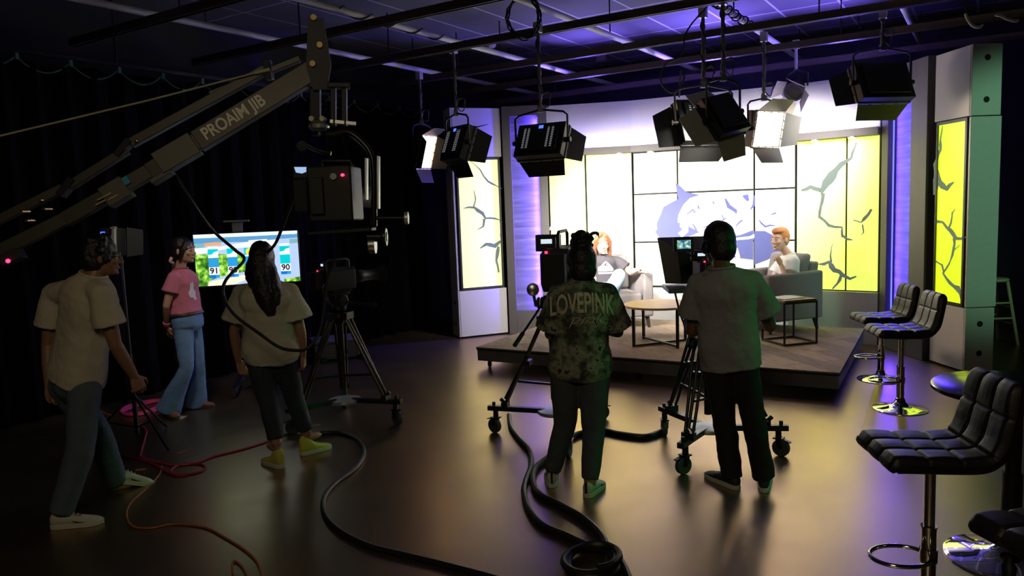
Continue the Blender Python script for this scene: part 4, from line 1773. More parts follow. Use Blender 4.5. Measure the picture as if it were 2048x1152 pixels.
nt.links.new(ramp(nt, nz.outputs['Fac'], [(.33, (.01, .06, .01)), (.48, (.08, .3, .02)), (.58, (.35, .7, .06)), (.7, (.8, .95, .5))]), b.inputs['Emission Color'])
smats[3] = tm
mb = MB()


def sq(mi, pts, lay):
    mb.mi = mi
    mb.poly([X(s_, t_, .0015 + .0012 * lay) for s_, t_ in pts])


def sr_(mi, s0, t0, s1, t1, lay):
    sq(mi, [(s0, t0), (s1, t0), (s1, t1), (s0, t1)], lay)


sr_(0, 0, 0, 1, 1, 0)
sr_(1, 0, .93, 1, 1, 1)
sq(2, [(0, .82), (.2, .84), (.5, .82), (.8, .85), (1, .86), (1, .94), (.6, .93), (0, .93)], 1)
sq(11, [(0, .74), (.1, .75), (.1, .83), (0, .83)], 1)
sq(11, [(.92, .75), (1, .76), (1, .84), (.92, .84)], 2)
sq(4, [(0, .62), (.1, .64), (.3, .7), (.8, .74), (.8, .84), (.5, .82), (.2, .74), (0, .74)], 1)
sq(3, [(0, .0), (.1, .0), (.12, .1), (.3, .2), (.5, .25), (.52, .4), (.5, .58), (.3, .6), (.1, .62), (0, .62)], 2)
sq(9, [(.1, 0), (.35, 0), (.52, .12), (.52, .2), (.3, .14), (.12, .08)], 3)
sq(3, [(.84, 0), (1, 0), (1, .09), (.92, .07), (.84, .06)], 3)
sq(10, [(.1, .77), (.26, .78), (.26, .84), (.1, .83)], 3)
sq(4, [(.52, .81), (.7, .82), (.7, .86), (.52, .85)], 3)
for s0, sun in ((.125, 0), (.305, 0), (.47, 1), (.64, 0), (.815, 0)):
    s1 = s0 + .098
    sr_(4, s0, .71, s1, .76, 4)
    sr_(5, s0, .57, s1, .71, 4)
    if sun:
        sq(8, [(s0 + .055 + .04 * math.cos(a), .63 + .07 * math.sin(a)) for a in [k * math.pi / 8 for k in range(16)]], 5)
    else:
        sq(4, [(s0, .57), (s1, .57), (s1, .67), (s0 + .06, .65), (s0 + .04, .61), (s0, .6)], 5)
    sr_(4, s0, .54, s1, .57, 5)
    sr_(5 if s0 > .8 else 6, s0, .36, s1, .54, 4)
    sr_(4, s0, .21, s1, .36, 4)
    sr_(7, s0, .15, s0 + .06, .21, 4)
    sr_(6, s0 + .06, .15, s1, .21, 4)
scrn = mb.done('screen', smats, tv, smooth=False)
for s0, tx in ((.174, '91'), (.354, '90'), (.52, '88'), (.864, '90')):
    lt = text_mesh(tx, HT * .16, .0004, bold=.002)
    c = X(s0, .285, .009)
    M4 = Matrix(((u.x, 0, -n.x, c.x), (u.y, 0, -n.y, c.y), (0, 1, 0, c.z), (0, 0, 0, 1)))
    if tx != '88':
        place_text('temperature', lt, M4, M['black'], scrn)
    else:
        lt.free()
mb = MB()
mb.box(X(.42, 1.02) + ZU * .05 + n * .03, (.1, .03, .12), rotz(math.atan2(u.y, u.x)))
mb.box(X(.42, 1.02) + ZU * .115 + n * .0, (.25, .07, .018), rotz(math.atan2(u.y, u.x)))
mb.done('top_bracket', mat('grey_bracket', (.35, .35, .38), .5, emit=0), tv, bevel=.003)
mb = MB()
for s_ in (.4, .6):
    mb.bar(A + u * WD * s_ + n * .08 + ZU * .06, A + u * WD * s_ + n * .08 + ZU * (zb + .3), .05, .03, n)
mb.bar(A + u * WD * .38 + n * .08 + ZU * (zb + .2), A + u * WD * .62 + n * .08 + ZU * (zb + .2), .05, .3)
mb.bar(A + u * WD * .38 + n * .08 + ZU * .3, A + u * WD * .62 + n * .08 + ZU * .3, .03, .06)
mb.done('stand_column', M['black'], tv)
for s_ in (.3, .7):
    mb = MB()
    mb.bar(A + u * WD * s_ - n * .28 + ZU * .08, A + u * WD * s_ + n * .4 + ZU * .08, .05, .05)
    mb.bar(A + u * WD * s_ + n * .08 + ZU * .08, A + u * WD * .5 + n * .08 + ZU * .08, .04, .04)
    fo = mb.done('stand_foot', M['black'], tv)
    for q in (-.25, .37):
        caster(A + u * WD * s_ + n * q, .028, tv, yaw=.3, top=.08)
# low box beyond the woman with the yellow shoes
q = at(628, 706, 7.9)
q = atz(632, 728)
t = thing('equipment_case', 'long low grey case on the floor between the screen and the tripod', 'case', q)
mb = MB()
mb.box(q + V((.15, .35, .13)), (.55, .5, .2), rotz(.4))
mb.done('body', mat('grey_case', (.1, .095, .09), .7), t, bevel=.01)
mb = MB()
mb.box(q + V((.15, .35, .245)), (.56, .51, .03), rotz(.4))
mb.done('lid', mat('grey_case_lid', (.13, .125, .12), .7), t, bevel=.008)
mb = MB()
mb.box(q + V((.15, .35, .0175)), (.5, .45, .033), rotz(.4))
mb.done('skid', M['black'], t)

# ------------------------------------------------------------------ lamp on a stand at the left
lp = V((-3.3, 6.15, 0))
t = thing('stand_light', 'dark panel light on a floor stand behind the walking man', 'studio light', lp)
zc = at(224, 487, 6.1).z
cl = at(226, 484, 6.1)
lp2 = V((cl.x + .05, cl.y, 0))
R = frame3(V((.5, 1, -.1)))
L = lambda x, y, z: cl + R @ V((x, y, z))
mb = MB()
mb.box(cl, (.2, .09, .22), R)
hs = mb.done('housing', house_m, t, bevel=.006)
mb = MB()
mb.box(L(-.06, -.047, .06), (.05, .005, .045), R)
mb.done('display', M['blue_lcd'], hs)
mb = MB()
mb.prism([L(.1, .05, -.12), L(.1, .05, .12), L(.2, .12, .1), L(.2, .12, -.1)], R @ V((0, .004, 0)))
mb.done('barn_door', mat('lamp_door', (.015, .018, .015), .6), t)
mb = MB()
mb.bar(L(.09, -.055, -.11), L(.09, -.055, .12), .02, .03, R @ V((1, 0, 0)))
mb.box(L(.09, -.06, .11), (.07, .01, .012), R)
mb.box(L(.09, -.06, -.11), (.09, .01, .012), R)
mb.done('yoke', M['alu'], t)
mb = MB()
mb.cyl(lp2 + ZU * .08, V((lp2.x, lp2.y, zc - .1)), .014)
mb.cyl(lp2 + ZU * .08, lp2 + ZU * .75, .018)
mb.done('stand_pole', M['black'], t)
for k in range(3):
    a = k * 2.094 - .6
    dv = V((math.cos(a), math.sin(a), 0))
    mb = MB()
    mb.cyl(lp2 + ZU * .42, lp2 + dv * .45 + ZU * .012, .01)
    mb.cyl(lp2 + ZU * .14, lp2 + dv * .22 + ZU * .22, .006)
    mb.done('leg', M['darkmetal'], t)

# ------------------------------------------------------------------ cables on the floor and marks of tape
def fcable(label, pts, r, m, cat='cable', name='floor_cable', k=8, lift=0.0):
    mb = MB()
    P = [atz(x, y, r) + ZU * (z[0] if z else 0) for x, y, *z in pts]
    mb.tube(spline(P, k), r, 8)
    return tag(mb.done(name, m), label, cat)


blk = mat('thick_black_cable', (.008, .008, .008), .5)
pink = mat('pink_cable', (.75, .06, .2), .45)
red = mat('red_cable', (.35, .02, .05), .5)
org = mat('orange_cable', (.45, .14, .03), .5)
fcable('thick black cable from the left tripod curving to the bottom edge', [(1018, 830), (1022, 855), (1040, 880), (1058, 900), (1062, 930), (1052, 960), (1048, 985), (1058, 1020), (1085, 1050), (1130, 1070), (1180, 1092), (1218, 1100), (1240, 1120), (1256, 1152), (1262, 1180)], .02, blk)
fcable('thick black cable passing behind the camouflage woman and doubling back to the bottom', [(1325, 862), (1290, 873), (1240, 868), (1205, 862), (1150, 870), (1110, 905), (1072, 935), (1066, 965), (1080, 990), (1120, 1010), (1170, 1040), (1205, 1075), (1214, 1110), (1214, 1160), (1210, 1190)], .022, blk)
mbp = []
for k in range(46):
    a = k / 45 * 2 * math.pi * 3.2
    rr_ = 52 + 6 * math.sin(k * .8)
    mbp.append((1182 + math.cos(a) * rr_, 1130 + math.sin(a) * rr_ * .55, .012 * k / 12))
fcable('coil of thick black cable at the bottom edge of the floor', mbp, .02, blk, 'cable coil', 'cable_coil', 4)
fcable('black cable curving across the floor from the left tripod to the bottom centre', [(640, 866), (680, 866), (716, 880), (728, 905), (712, 935), (672, 965), (648, 995), (650, 1030), (680, 1062), (740, 1092), (820, 1112), (900, 1132), (990, 1156), (1040, 1176)], .016, blk)
mbp = []
for k in range(70):
    a = k / 69 * 2 * math.pi * 6
    rr_ = 40 + 9 * math.sin(k * .53)
    mbp.append((293 + math.cos(a) * rr_ - 4 * math.sin(a) * 4, 815 + math.sin(a) * rr_ * .32 - math.cos(a) * 6, (.004 * (k / 12))))
fcable('heap of bright pink cable on the floor behind the presenter', mbp, .009, pink, 'cable coil', 'cable_coil', 4)
fcable('pink cable winding from the heap and across to the yellow shoes', [(272, 830), (276, 845), (292, 860), (290, 875), (282, 905), (284, 915), (320, 925), (350, 930), (390, 926), (430, 912), (480, 900), (535, 883), (590, 862)], .008, mat('rose_cable', (.5, .04, .09), .5))
fcable('loop of red cable lying on the floor before the presenter', [(218, 905), (250, 912), (300, 925), (345, 948), (390, 946), (410, 936), (398, 928), (360, 930), (342, 942), (356, 952), (395, 945)], .008, red)
fcable('thin orange cable snaking over the floor to the bottom left', [(324, 932), (318, 950), (290, 980), (262, 1005), (253, 1030), (265, 1052), (300, 1056), (350, 1048), (410, 1055), (450, 1075), (490, 1100), (515, 1125), (523, 1155), (520, 1180)], .006, org)
fcable('short orange loop at the very bottom edge, left of centre', [(472, 1162), (465, 1140), (468, 1122), (482, 1130), (494, 1150), (500, 1170)], .006, org)
fcable('orange cable running behind the legs of the walking man', [(200, 822), (222, 830), (238, 822)], .006, org)
tape = mat('orange_tape', (.45, .25, .08), .7)
tapew = mat('pale_tape', (.5, .42, .3), .7)
for x, y, dx, dy, w, m, lab in ((370, 903, 13, -4, .03, tape, 'strip of orange tape on the floor in front of the presenter'), (281, 939, 10, -1, .03, tape, 'strip of orange tape on the floor by the toe of the walking man'),
                                (363, 835, 5, -3, .06, tapew, 'small pale square of tape beside the brown boot'), (618, 817, 6, -2, .04, tapew, 'pale scrap of tape under the tripod left arm'),
                                (632, 851, 8, -2, .03, tape, 'faint strip of tape right of the yellow shoes'), (448, 748, 12, -3, .03, tapew, 'pale strip of tape under the television stand')):
    a, b_ = atz(x - dx, y - dy, .002), atz(x + dx, y + dy, .002)
    mb = MB()
    mb.bar(a, b_, w, .003)
    tag(mb.done('tape_mark', m, smooth=False), lab, 'tape')
# ------------------------------------------------------------------ people
def wrinkle_tex(size):
    tx = bpy.data.textures.new('folds', 'CLOUDS')
    tx.noise_scale = size
    tx.noise_depth = 2
    return tx


FOLD = wrinkle_tex(.11)
CURL = wrinkle_tex(.022)
STRAND = wrinkle_tex(.035)


def remesh(o, vox, smooth=4, disp=0.0, tex=None):
    md = o.modifiers.new('union', 'REMESH')
    md.mode = 'VOXEL'
    md.voxel_size = vox
    md.use_smooth_shade = True
    if disp:
        md = o.modifiers.new('folds', 'DISPLACE')
        md.texture = tex or FOLD
        md.strength = disp
        md.mid_level = .5
    if smooth:
        md = o.modifiers.new('soften', 'SMOOTH')
        md.factor = .5
        md.iterations = smooth
    return o


def limb(mb, pts, rad, n=14, k=5):
    "tapering limb with rounded ends through the joints"
    P = spline(pts, k)
    R_ = []
    m = len(rad) - 1
    for i in range(len(P)):
        t = i / (len(P) - 1) * m
        a = min(int(t), m - 1)
        f = t - a
        R_.append(rad[a] * (1 - f) + rad[a + 1] * f)
    mb.tube(P, R_, n)
    mb.ell(P[0], R_[0] * .98, nu=14, nv=8)
    mb.ell(P[-1], R_[-1] * .98, nu=14, nv=8)


def bone(mb, a, b_, ra, rm, rb, n=14):
    a, b_ = V(a), V(b_)
    P = [a.lerp(b_, i / 8) for i in range(9)]
    f = lambda t: ra + (rm - ra) * math.sin(min(t / .7, 1) * math.pi / 2) if t < .35 else None
    R_ = []
    for i in range(9):
        t = i / 8
        R_.append((1 - t) ** 2 * ra + 2 * t * (1 - t) * rm + t * t * rb)
    mb.tube(P, R_, n)
    mb.ell(a, ra, nu=14, nv=8)
    mb.ell(b_, rb, nu=14, nv=8)


SEC = {'m': [(-.16, .09, .085), (-.06, .155, .11), (.08, .168, .118), (.25, .16, .11), (.42, .148, .1), (.6, .163, .11), (.78, .182, .122), (.9, .18, .11), (.97, .13, .085), (1.02, .065, .06)],
       'f': [(-.16, .09, .085), (-.06, .165, .115), (.08, .172, .12), (.25, .15, .105), (.42, .128, .092), (.6, .142, .1), (.76, .158, .118), (.9, .155, .1), (.97, .11, .078), (1.02, .056, .054)]}


class Body:
    def __init__(s, label, J, tf, hf, sex='m', build=1.0, pf=None, floor=0.0, hs=1.0):
        s.J = J
        s.sex, s.k = sex, build
        s.tf = V((tf[0], tf[1], 0)).normalized()
        s.hf = V(hf).normalized()
        b = V((J['pel'].x, J['pel'].y, floor))
        s.t = thing('person', label, 'person', b)
        s.lat_s = (J['shr'] - J['shl'])
        s.lat_s = s.lat_s.normalized()
        s.lat_h = (J['hir'] - J['hil']).normalized()
        s.hs = hs
        s.sec = SEC[sex]

    def ring(s, t, w, d, n=28, sq=2.4):
        J = s.J
        axis = (J['chest'] - J['pel'])
        c = J['pel'] + axis * t
        f = max(0, min(1, t))
        lat = s.lat_h.lerp(s.lat_s, f)
        up = axis.normalized()
        lat = (lat - up * lat.dot(up)).normalized()
        fw = up.cross(lat)
        out = []
        for i in range(n):
            a = 2 * math.pi * i / n
            ca, sa = math.cos(a), math.sin(a)
            x = math.copysign(abs(ca) ** (2 / sq), ca)
            y = math.copysign(abs(sa) ** (2 / sq), sa)
            out.append(c + lat * x * w + fw * (y * d + .012))
        return out

    def section(s, t):
        S = s.sec
        t = max(S[0][0], min(S[-1][0], t))
        for (a, w0, d0), (b_, w1, d1) in zip(S, S[1:]):
            if a <= t <= b_:
                f = (t - a) / (b_ - a)
                return (w0 + (w1 - w0) * f) * s.k, (d0 + (d1 - d0) * f) * s.k
        return S[-1][1] * s.k, S[-1][2] * s.k

    def headM(s):
        y = s.hf
        x = y.cross(ZU).normalized()
        return Matrix((x, y, x.cross(y))).transposed() * s.hs

    def body(s, skin, hands, vox=.0055, mouth=True):
        J, k = s.J, s.k
        mb = MB()
        mb.loft([s.ring(t, w * k, d * k) for t, w, d in s.sec])
        fe = .88 if s.sex == 'f' else 1.0
        top = J['chest']
        for a in 'lr':
            sh, el, wr = J['sh' + a], J['el' + a], J['wr' + a]
            bone(mb, top.lerp(sh, .2) - ZU * .05, sh, .06 * k * fe, .06 * k * fe, .056 * k * fe)
            bone(mb, sh, el, .056 * k * fe, .05 * k * fe, .039 * k * fe)
            bone(mb, el, wr, .039 * k * fe, .043 * k * fe, .027 * k * fe)
            hi, kn, an = J['hi' + a], J['kn' + a], J['an' + a]
            bone(mb, hi, kn, .088 * k, .078 * k, .054 * k)
            bone(mb, kn, an, .054 * k, .062 * k, .036 * k)
            fd = s.toe(a)
            mb.ell(an - ZU * .04 + fd * .04, (.032, .09, .03), frame3(fd))
        # neck and head
        H = J['head']
        M3 = s.headM()
        L = lambda x, y, z: H + M3 @ V((x, y, z))
        nb = J['chest'] - ZU * .03
        bone(mb, nb, L(0, -.02, -.07), .064 * k * fe, .054 * k * fe, .052 * k * fe)
        mb.ell(L(0, -.012, .018), (.074, .096, .1), M3)                 # skull
        mb.ell(L(0, .018, -.03), (.062, .078, .09), M3)                # face
        mb.ell(L(0, .045, -.085), (.042, .044, .034), M3)              # jaw
        mb.ell(L(0, .082, -.103), (.018, .014, .014), M3)              # chin
        mb.tube([L(0, .09, .012), L(0, .101, -.012), L(0, .113, -.034), L(0, .1, -.044)], [.008, .010, .013, .01], 10)
        for sx in (-1, 1):
            mb.ell(L(sx * .012, .102, -.038), (.009, .01, .008), M3)
            mb.ell(L(sx * .03, .083, .024), (.024, .012, .008), M3)    # brow ridge
            mb.ell(L(sx * .04, .07, -.03), (.022, .016, .018), M3)     # cheek
            mb.ell(L(sx * .075, -.008, -.012), (.010, .02, .033), M3 @ Matrix.Rotation(sx * .35, 3, 'Z'))   # ear
        mb.ell(L(0, .091, -.066), (.022, .009, .006), M3)
        mb.ell(L(0, .089, -.077), (.019, .009, .007), M3)
        for a in 'lr':
            h = hands[a]
            s.hand(mb, J['wr' + a], V(h[0]), V(h[1]), a, h[2] if len(h) > 2 else .5)
        o = mb.done('body', skin, s.t)
        remesh(o, vox, 2)
        s.M3, s.L = M3, L
        return o

    def hand(s, mb, wr, d, pn, side, curl):
        d = d.normalized()
        pn = (pn - d * pn.dot(d)).normalized()
        th = d.cross(pn) * (1 if side == 'r' else -1)
        q = .93 if s.sex == 'f' else 1.02
        rings = []
        for f, w, tk in ((-.1, .024, .02), (.12, .03, .019), (.5, .041, .0175), (.85, .044, .0145), (1.0, .042, .012)):
            c = wr + d * (.095 * f * q)
            rings.append([c + th * (w * q * math.copysign(abs(math.cos(a)) ** .7, math.cos(a))) + pn * (tk * q * math.sin(a)) for a in [2 * math.pi * i / 14 for i in range(14)]])
        mb.loft(rings)
        for i, (ln, sp) in enumerate(((.072, .10), (.08, .03), (.074, -.04), (.058, -.13))):
            b = wr + d * ((.09 - .006 * abs(i - 1)) * q) + th * ((.0325 - .0215 * i) * q)
            dirv = (d + th * sp).normalized()
            pts = [b - dirv * .02]
            cur = b
            pts.append(cur)
            ang = 0
            for j, fr in enumerate((.45, .31, .24)):
                ang += curl * (.7 if j == 0 else 1.0) * (1 + .12 * i)
                cur = cur + (dirv * math.cos(ang) + pn * math.sin(ang)) * (ln * q * fr)
                pts.append(cur)
            mb.tube(pts, [.0085 * q, .0085 * q, .008 * q, .0075 * q, .006 * q], 10)
            mb.ell(pts[-1], .0062 * q, nu=10, nv=6)
        b = wr + d * .022 * q + th * .026 * q
        d1_ = (d * .62 + th * .72 + pn * .3).normalized()
        p1 = b + d1_ * .045 * q
        p2 = p1 + (d * .85 + th * .35 + pn * .4 * (1 + curl)).normalized() * .03 * q
        p3 = p2 + (d * .9 + th * .1 + pn * .5 * (1 + curl)).normalized() * .024 * q
        mb.tube([b, p1, p2, p3], [.014 * q, .0115 * q, .0095 * q, .007 * q], 10)
        mb.ell(p3, .007 * q, nu=10, nv=6)

    def toe(s, a):
        d = s.J['to' + a] - s.J['an' + a]
        d.z = 0
        return d.normalized()

    def face(s, iris=(.03, .02, .015), browc=(.03, .02, .015), lip=(.4, .12, .1), smile=True):
        L, M3 = s.L, s.M3
        wh = mat('eye_white', (.75, .75, .73), .25, var=.02)
        ir = mat('iris', iris, .2)
        bm_ = mat('brow_hair', browc, .8)
        for sx in (-1, 1):
            mb = MB()
            mb.ell(L(sx * .031, .084, .004), (.0145, .0105, .0085), M3)
            e = mb.done('eye', wh, s.t)
            mb = MB()
            mb.ell(L(sx * .031, .0915, .004), (.0062, .004, .0065), M3)
            mb.done('iris', ir, e)
            mb = MB()
            mb.tube([L(sx * .014, .097, .026), L(sx * .032, .096, .031), L(sx * .05, .084, .026)], [.003, .004, .002], 8)
            mb.done('eyebrow', bm_, s.t)
        mb = MB()
        z = .008 if smile else 0
        mb.tube([L(-.027, .084, -.07 + z), L(-.012, .097, -.071), L(0, .0995, -.0715), L(.012, .097, -.071), L(.027, .084, -.07 + z)], [.002, .005, .006, .005, .002], 8)
        mb.done('lips', mat('lips', lip, .4), s.t)
        if smile:
            mb = MB()
            mb.tube([L(-.016, .096, -.069), L(0, .1025, -.0705), L(.016, .096, -.069)], [.002, .0035, .002], 8)
            mb.done('teeth', wh, s.t)

    def shirt(s, m, hem, sleeve=.55, loose=.018, hemw=.0, sl_r=.03, disp=.016, vox=.009, name='t_shirt', top=1.025, collar=None):
        J, k = s.J, s.k
        fe = .88 if s.sex == 'f' else 1.0
        mb = MB()
        rings = []
        N = 12
        for i in range(N + 1):
            t = hem + (top - hem) * i / N
            w, d = s.section(t)
            e = loose * (1 if t < .85 else max(.75, (1.05 - t) / .2)) + hemw * max(0, 1 - (t - hem) / .5)
            # a shirt hangs straight from chest to hem
            if t < .75:
                wc, dc = s.section(.75)
                w, d = max(w, wc * .9), max(d, dc * .9)
            rings.append(s.ring(t, w + e, d + e))
        mb.loft(rings)
        for a in 'lr':
            sh, el = J['sh' + a], J['el' + a]
            bone(mb, J['chest'].lerp(sh, .2) - ZU * .048, sh + ZU * .002, .071 * k * fe + loose * .5, .064 * k * fe + loose * .5, .06 * k * fe + loose * .5)
            e = sh.lerp(el, sleeve)
            P = [sh.lerp(e, i / 6) for i in range(7)]
            mb.tube(P, [.06 * k * fe + loose * .5 + sl_r * (i / 6) for i in range(7)], 18)
        o = mb.done(name, m, s.t)
        remesh(o, vox, 4, disp)
        if collar:
            mb = MB()
            mb.tube(s.ring(1.035, s.section(1.02)[0] + .01, s.section(1.02)[1] + .01), .009, 8, closed=True)
            mb.done('collar', collar, o)
        return o

    def pants(s, m, waist=.3, rk=.078, ra=.07, rh=.1, end=1.0, disp=.014, vox=.009, name='jeans', loose=.008, thigh=.088):
        J, k = s.J, s.k
        mb = MB()
        S = [(-.17, .06, .07), (-.1, .14, .105)] + [x for x in s.sec if -.07 < x[0] < waist]
        mb.loft([s.ring(t, w * k + loose, d * k + loose) for t, w, d in S] + [s.ring(waist, s.section(waist)[0] + loose, s.section(waist)[1] + loose)])
        for a in 'lr':
            hi, kn, an = J['hi' + a], J['kn' + a], J['an' + a]
            e = kn.lerp(an, end)
            bone(mb, hi, kn, rh * k, thigh * k, rk * k, 18)
            P = [kn.lerp(e, i / 8) for i in range(9)]
            R_ = [rk * k + (ra * k - rk * k) * (i / 8) ** 1.2 for i in range(9)]
            mb.tube(P, R_, 18)
        o = mb.done(name, m, s.t)
        remesh(o, vox, 3, disp)
        return o

    def shoe(s, a, upm, solem, L=.275, high=0.0, lift=0.0, kind='shoe', stripe=None, floor=0.0, heel=0.0):
        J = s.J
        f = s.toe(a)
        an = J['an' + a]
        R = frame3(f)
        org = V((an.x, an.y, floor)) - f * .062
        if lift:
            tp = org + f * (L * .78)
            R = Matrix.Rotation(-lift, 3, R.col[0]) @ R
            org = tp - R @ V((0, L * .78, 0))
        P = lambda x, y, z: org + R @ V((x, y, z))
        mb = MB()
        hh = .1 + high
        sec = [(-.002, .018, hh * .8), (.012, .033, hh), (.045, .037, hh), (.085, .038, hh * .97 if high else .088), (.115, .039, .085), (.155, .043, .068), (.2, .046, .056), (.24, .041, .047), (.262, .03, .04), (.276, .012, .03)]
        rings = []
        for y, w, h in sec:
            y = y * L / .275
            r_ = []
            for i in range(16):
                an_ = 2 * math.pi * i / 16
                cx, cz = math.cos(an_), math.sin(an_)
                x = math.copysign(abs(cx) ** .75, cx) * w
                z = .018 + (h - .018) * (.5 + .5 * math.copysign(abs(cz) ** .8, cz))
                if cz > 0:
                    x *= 1 - .32 * cz ** 2
                r_.append(P(x, y, z))
            rings.append(r_)
        mb.loft(rings)
        o = mb.done(kind, upm, s.t, sharp=70)
        md = o.modifiers.new('soft', 'SUBSURF')
        md.levels = md.render_levels = 1
        mb = MB()
        out = [(-.034, .03), (-.037, .08), (-.042, .15), (-.047, .2), (-.04, .245), (-.02, .275), (0, .283), (.02, .275), (.04, .245), (.047, .2), (.042, .15), (.037, .08), (.034, .03), (.02, .002), (0, -.006), (-.02, .002)]
        mb.loft([[P(x * 1.06, y * L / .275, z + (heel if y < .07 and z > .01 else 0)) for x, y in out] for z in (0, .004, .026, .03)])
        so = mb.done('sole', solem, o, bevel=.003)
        if stripe:
            mb = MB()
            mb.box(P(0, -.004, .07), (.014, .01, .07), R)
            mb.done('heel_stripe', stripe, o)
            for sx in (-1, 1):
                mb = MB()
                mb.prism([P(sx * .0425, .13, .05), P(sx * .045, .2, .032), P(sx * .0425, .15, .035)], R @ V((sx * .004, 0, .002)))
                mb.done('side_mark', stripe, o)
        mb = MB()
        for i in range(4):
            y = (.1 + .022 * i) * L / .275
            z = (.094 - .009 * i)
            mb.tube([P(-.024, y, z - .012), P(0, y + .004, z + .002), P(.024, y, z - .012)], .0032, 6)
        mb.done('laces', mat('laces', (.5, .5, .46), .8), o) if kind != 'boot' else mb.bm.free()
        return o


def hair_obj(name, mb, m, parent, vox=.008, disp=.012, tex=None):
    o = mb.done(name, m, parent)
    remesh(o, vox, 2, disp, tex or STRAND)
    return o


def on_surface(name, bm, origin, right, up, target, m, parent, push=.004, frm=None, arch=0.0, back=.4):
    "lay flat lettering onto the cloth by casting it against the garment"
    dg = bpy.context.evaluated_depsgraph_get()
    dg.update()
    tree = BVHTree.FromObject(target, dg)
    Mi = target.matrix_world.inverted()
    n = right.cross(up).normalized()
    zs = []
    for v in bm.verts:
        x, y, z = v.co
        y = y + arch * (1 - (x / .2) ** 2)
        p = origin + right * x + up * y
        st = p + n * back
        hit = tree.ray_cast(Mi @ st, -n)
        if hit[0] is None:
            hit = tree.find_nearest(Mi @ p)
        hp_ = target.matrix_world @ hit[0]
        v.co = hp_ + n * (push + z)
    mb = MB()
    mb.bm.free()
    mb.bm = bm
    return mb.done(name, m, parent, smooth=False)


# skin, cloth, hair
sk_tan = mat('skin_tan', (.36, .19, .12), .5, var=.08, scale=25)
sk_fair = mat('skin_fair', (.62, .38, .29), .45, var=.06, scale=25)
sk_mid = mat('skin_brown', (.3, .15, .09), .5, var=.08, scale=25)
sk_dark = mat('skin_deep', (.16, .075, .045), .45, var=.1, scale=25)
hair_k = mat('hair_black', (.009, .007, .007), .42, var=.4, scale=60, bump=.3, bscale=120)
hair_br = mat('hair_auburn', (.2, .075, .035), .45, var=.4, scale=60, bump=.3, bscale=120)
hair_gi = mat('hair_ginger', (.42, .17, .06), .5, var=.4, scale=60, bump=.3, bscale=120)
cream = mat('cream_cotton', (.56, .5, .38), .9, var=.05, bump=.25, bscale=25)
pale = mat('pale_cotton', (.58, .55, .43), .9, var=.05, bump=.25, bscale=25)
pinkc = mat('dusty_pink_cotton', (.56, .17, .24), .9, var=.06, bump=.25, bscale=25)
greyc = mat('grey_cotton', (.27, .255, .265), .9, var=.06, bump=.25, bscale=25)
charc = mat('charcoal_cotton', (.05, .045, .055), .9, var=.08, bump=.2, bscale=25)
whitec = mat('white_cotton', (.78, .77, .76), .9, var=.03, bump=.2, bscale=25)
denim_d = mat('dark_denim', (.085, .115, .14), .85, var=.3, scale=10, bump=.25, bscale=40)
denim_k = mat('navy_denim', (.022, .032, .042), .85, var=.3, scale=10, bump=.25, bscale=40)
denim_l = mat('blue_denim', (.13, .24, .42), .85, var=.25, scale=9, bump=.25, bscale=40)
denim_p = mat('pale_denim', (.35, .48, .66), .85, var=.2, scale=9, bump=.2, bscale=40)
slate = mat('slate_sweat_cloth', (.06, .07, .078), .9, var=.12, bump=.25, bscale=30)
blackp = mat('black_denim', (.008, .008, .009), .85, var=.2, bump=.2, bscale=30)
camo = mat('camouflage_cotton', (.08, .08, .06), .9, bump=.2, bscale=25)
nt, b = nodes(camo)
tc = nt.nodes.new('ShaderNodeTexCoord')
nz = nt.nodes.new('ShaderNodeTexNoise')
nz.inputs['Scale'].default_value = 13
nz.inputs['Detail'].default_value = 3.5
nz.inputs['Roughness'].default_value = .6
nt.links.new(tc.outputs['Object'], nz.inputs['Vector'])
cr = ramp(nt, nz.outputs['Fac'], [(0, (.03, .036, .028)), (.42, (.09, .105, .075)), (.5, (.19, .195, .14)), (.56, (.27, .26, .19)), (.63, (.03, .026, .022))])
cr.node.color_ramp.interpolation = 'CONSTANT'
nt.links.new(cr, b.inputs['Base Color'])
sneak_w = mat('white_sneaker', (.55, .52, .42), .6, var=.05)
sole_w = mat('white_sole', (.6, .58, .48), .6, var=.05)
yellow_s = mat('yellow_canvas', (.62, .56, .1), .8, var=.08)
brown_b = mat('brown_leather', (.22, .1, .055), .5, var=.1)
dark_s = mat('dark_sneaker', (.03, .03, .032), .6, var=.1)


def PX(d):
    return {k: (at(*v) if not isinstance(v, Vector) else v) for k, v in d.items()}


def skull_cap(mb, B, back=.0, k=1.0):
    L, M3 = B.L, B.M3
    mb.ell(L(0, -.02, .026), (.084 * k, .102 * k, .104 * k), M3)
    mb.ell(L(0, -.045, -.02), (.078 * k, .075 * k, .085 * k), M3)


